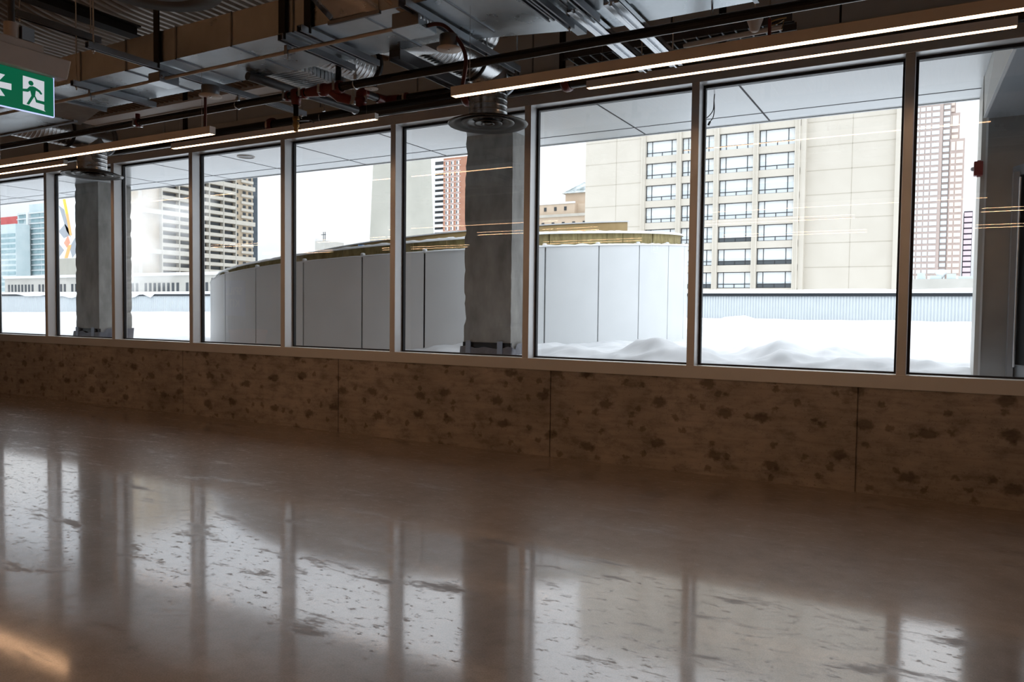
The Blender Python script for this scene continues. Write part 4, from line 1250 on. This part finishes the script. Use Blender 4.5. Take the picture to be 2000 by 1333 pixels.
clevis('zinc clevis hanger on the black main, right of the red fittings', -4.06, -2.31, 3.276, .030, 3.40)
clevis('zinc clevis hanger on the thicker pipe behind the window light', -5.85, -.77, 3.557, .068, 4.3)
clevis('zinc clevis hanger holding the end of the grey cross pipe', -4.86, -1.42, 3.385, .036, 4.3)

p2 = thing('wall_main', 'thick black pipe running close above the window heads', 'pipe', (-7, -.77, 3.557))
MB().tube([(XL + .3, -.77, 3.557), (4.5, -.77, 3.557)], .067, 24).build('pipe', M['blackpipe'], p2)
for x in (-6.62, -4.0, -2.95): coupling(x, -.77, 3.557, .067, p2, .07)
MB().tube([(-5.33, -.77, 3.60), (-5.33, -.77, 3.68), (-5.33, -.77, 3.765)], [.05, .055, .05], 20).build('tee', M['red'], p2)
coupling(-5.33, -.77, 3.69, .045, p2, .05, 'z')
MB().tube([(-5.33, -.77, 3.72), (-5.33, -.765, 3.755), (-5.33, -.74, 3.772), (-5.33, -.69, 3.775)], [.052, .055, .055, .05], 18).build('elbow', M['red'], p2)
MB().tube([(-5.33, -.70, 3.775), (-5.33, -.46, 3.775)], .040, 18).build('cross_pipe', M['greypipe'], p2)
MB().tube([(-5.33, -.52, 3.775), (-5.33, -.42, 3.775), (-5.31, -.37, 3.775), (-5.25, -.36, 3.775), (-5.15, -.36, 3.775)], [.05, .055, .055, .055, .05], 18).build('elbow', M['red'], p2)
MB().tube([(-5.2, -.36, 3.775), (4.5, -.36, 3.775)], .043, 20).build('upper_pipe', M['blackpipe'], p2)
coupling(-5.05, -.36, 3.775, .043, p2, .05)
for x, zt in ((-8.11, 4.3), (-11.1, 4.3), (-3.0, 4.3), (-1.58, 4.3)):
    MB().tube([(x, -.77, 3.60), (x, -.77, zt)], .030, 14).build('riser', M['blackpipe'], p2)
    MB().lathe((x, -.77, 3.62), [(.030, 0), (.060, 0), (.060, .02), (.032, .03)], 18).build('flange', M['red'], p2)
p3 = thing('cross_pipe', 'dark grey pipe crossing towards the windows above the red fittings', 'pipe', (-4.9, -1.9, 3.385))
MB().tube([(-4.95, -2.60, 3.385), (-4.855, -1.38, 3.385)], .034, 18).build('pipe', M['greypipe'], p3)
# beige cover strip behind the main
tr_ = MB().box(-8.62, -5.35, -1.79, -1.59, 3.60, 3.615).box(-8.62, -5.35, -1.60, -1.59, 3.592, 3.60)
tag(tr_.build('cover_strip', M['trunk'], origin=(-7, -1.69, 3.6)), 'flat beige cover strip just behind the black main, left half', 'cover strip')
# wire cable tray, wall box, speaker, bracket and white tube at upper right
ct = thing('cable_tray', 'perforated dark cable tray between the two black pipes at upper right', 'cable tray', (-1.9, -.95, 3.66))
mb = MB()
for y in (-1.05, -.85): mb.box(-2.85, -1.0, y, y + .006, 3.655, 3.715)
mb.build('side_rail', M['greypipe'], ct)
x = -2.82
while x < -1.02:
    MB().box(x, x + .012, -1.05, -.85, 3.655, 3.663).build('rung', M['galv_dull'], ct); x += .10
mb = MB()
mb.tube([(-2.9, -.95, 3.69), (-2.0, -.93, 3.675), (-1.0, -.95, 3.68)], .010, 8).tube([(-2.9, -.98, 3.68), (-2.0, -.99, 3.69), (-1.0, -.97, 3.675)], .009, 8)
mb.build('cable', M['black'], ct)
wb = thing('wall_box', 'grey electrical box on the upper wall panels', 'electrical box', (-3.17, -.04, 3.86))
MB().box(-3.33, -3.17, -.09, -.001, 3.93, 4.08).build('box', M['fascia'], wb, bevel=.004)
MB().tube([(-3.17, -.05, 4.0), (-3.05, -.07, 4.02), (-2.95, -.07, 3.95), (-2.92, -.06, 3.87)], .012, 10).build('flex_lead', M['conduitred'], wb)
sp = thing('cone_speaker', 'white cone shaped speaker below the black main at upper right', 'speaker', (-1.17, -1.5, 3.46))
MB().lathe((-1.17, -1.5, 3.46), [(0, 0), (.022, 0), (.03, .01), (.055, .08), (.06, .11), (0, .11)], 26).build('cone', M['canopyw'], sp)
MB().lathe((-1.17, -1.5, 3.57), [(.058, -.01), (.064, 0), (.058, .01)], 26).build('rim', M['conduitred'], sp)
MB().tube([(-1.17, -1.5, 3.57), (-1.17, -1.5, 4.3)], .006, 8).build('rod', M['chrome'], sp)
rk = thing('red_bracket', 'narrow red bracket with brass wiring at upper right', 'bracket', (-1.08, -1.45, 3.44))
MB().box(-1.09, -1.07, -1.46, -1.44, 3.42, 3.55).build('plate', M['red'], rk)
mb = MB().tube([(-1.07, -1.45, 3.53), (-1.02, -1.45, 3.54), (-.97, -1.45, 3.54)], .006, 8).tube([(-1.07, -1.45, 3.50), (-1.02, -1.45, 3.51), (-.985, -1.45, 3.525), (-1.0, -1.45, 3.46)], .004, 8)
mb.build('wiring', M['brass'], rk)
MB().tube([(-1.08, -1.45, 3.55), (-1.08, -1.45, 4.3)], .005, 8).build('rod', M['chrome'], rk)
wt = MB().tube([(-1.78, -1.15, 3.565), (-1.74, -1.15, 3.568), (-1.05, -1.15, 3.585)], [.012, .020, .020], 14)
tag(wt.build('white_tube', M['canopyw'], origin=(-1.4, -1.15, 3.57)), 'short white insulated tube under the cable tray', 'tube')

# ------------------------------------------------------------------ exit sign
ex = thing('exit_sign', 'green lit running man exit sign under a beige housing', 'exit sign', (-4.1, -4.85, 2.5))
YS0, YS1 = -5.02, -4.641
fx = lambda u, v_, d: (-4.1 + d, u, v_)
MB().box(-4.108, -4.100, YS0, YS1, 2.497, 2.697).build('panel', M['sign_green'], ex)
MB().box(-4.109, -4.099, YS1, YS1 + .004, 2.495, 2.699).box(-4.109, -4.099, YS0, YS1, 2.492, 2.497).build('acrylic_edge', M['sign_edge'], ex)
MB().prism([(-4.7955, 2.5273), (-4.7937, 2.6707), (-4.6882, 2.6681), (-4.69, 2.5209), (-4.6835, 2.5143)][::-1], fx, 0, .0012).build('door_symbol', M['sign_white'], ex)
hd = [(-4.7555 + .0125 * math.cos(a), 2.642 + .0125 * math.sin(a)) for a in [2 * math.pi * k / 18 for k in range(18)]]
man = [(-4.7624, 2.6241), (-4.7469, 2.6291), (-4.7341, 2.6268), (-4.7103, 2.6155), (-4.6993, 2.6008), (-4.7068, 2.5951), (-4.7182, 2.6064), (-4.732, 2.6099), (-4.7356, 2.5831), (-4.7257, 2.5644), (-4.6886, 2.564),
       (-4.6718, 2.549), (-4.6771, 2.5444), (-4.6944, 2.5484), (-4.7314, 2.5503), (-4.7393, 2.5775), (-4.7663, 2.5297), (-4.7785, 2.5314), (-4.7539, 2.5786), (-4.7595, 2.6029), (-4.7709, 2.5939), (-4.7956, 2.5913), (-4.7954, 2.6044), (-4.7752, 2.6082)]
MB().prism(hd, fx, .001, .0026).prism(man[::-1], fx, .001, .0026).build('running_man', M['sign_green'], ex)
MB().prism([(-4.7785, 2.5258), (-4.7627, 2.5249), (-4.7492, 2.514), (-4.7629, 2.5155)][::-1], fx, .001, .0026).build('foot', M['sign_green'], ex)
MB().prism([(-4.8495, 2.6142), (-4.8499, 2.5829), (-4.93, 2.5820), (-4.93, 2.6110)], fx, 0, .0012).prism([(-4.9014, 2.6520), (-4.8792, 2.6509), (-4.9200, 2.5975), (-4.8807, 2.5455), (-4.903, 2.5420), (-4.9520, 2.5975)], fx, 0, .0013).build('arrow', M['sign_white'], ex)
for k in (1, -1): pass
MB().hexa([(-4.16, YS0, 2.70), (-4.16, -4.585, 2.70), (-4.065, -4.585, 2.70), (-4.065, YS0, 2.70)], [(-4.175, YS0, 2.80), (-4.175, -4.572, 2.80), (-4.05, -4.572, 2.80), (-4.05, YS0, 2.80)]).build('housing', M['exitbox'], ex, bevel=.006)
MB().box(-4.15, -4.07, YS0, -4.70, 2.80, 2.845).build('canopy', M['exitbox'], ex, bevel=.008)
MB().tube([(-4.11, -4.84, 2.845), (-4.11, -4.84, 2.92)], .034, 20).build('stem_collar', M['exitbox'], ex)
MB().tube([(-4.11, -4.84, 2.92), (-4.11, -4.84, 4.9)], .016, 14).build('stem', M['greypipe'], ex)
MB().box(-4.15, -4.07, -4.81, -4.75, 2.845, 2.91).build('feed_box', M['galv_dull'], ex)

# spill kit behind the camera side, seen mirrored in the glass
sk = thing('spill_kit', 'orange spill kit bin with a blue sign, seen faintly mirrored in the glass', 'spill kit', (-13.9, -5.0, 0))
MB().lathe((-13.9, -5.0, 0), [(0, 0), (.34, 0), (.40, .9), (.43, .93), (.43, 1.0), (0, 1.03)], 28).build('bin', principled('orange_plastic', (.62, .16, .04), .45)[0], sk)
MB().box(-14.25, -13.55, -4.62, -4.60, 1.32, 2.12).build('sign_board', principled('blue_sign', (.10, .20, .55), .4)[0], sk)
for x in (-14.18, -13.62): MB().tube([(x, -4.64, .9), (x, -4.64, 2.1)], .015, 10).build('sign_post', M['chrome'], sk)
for txt, zz, sz in (('SPILL', 1.80, .25), ('KIT', 1.52, .25)):
    cu = bpy.data.curves.new('sign_text', 'FONT')
    cu.body = txt; cu.size = sz; cu.align_x = 'CENTER'; cu.extrude = .002
    to = bpy.data.objects.new('sign_text', cu)
    COL.objects.link(to)
    dg = bpy.context.evaluated_depsgraph_get()
    me = bpy.data.meshes.new_from_object(to.evaluated_get(dg))
    bpy.data.objects.remove(to)
    me.materials.clear(); me.materials.append(M['white'])
    mo = bpy.data.objects.new('sign_text', me); COL.objects.link(mo)
    mo.parent = sk
    mo.rotation_euler = (math.pi / 2, 0, math.pi)
    mo.location = Vector((-13.9, -4.597, zz)) - abs_loc(sk)
S.cycles.volume_bounces = 8 if hasattr(S, 'cycles') else 0
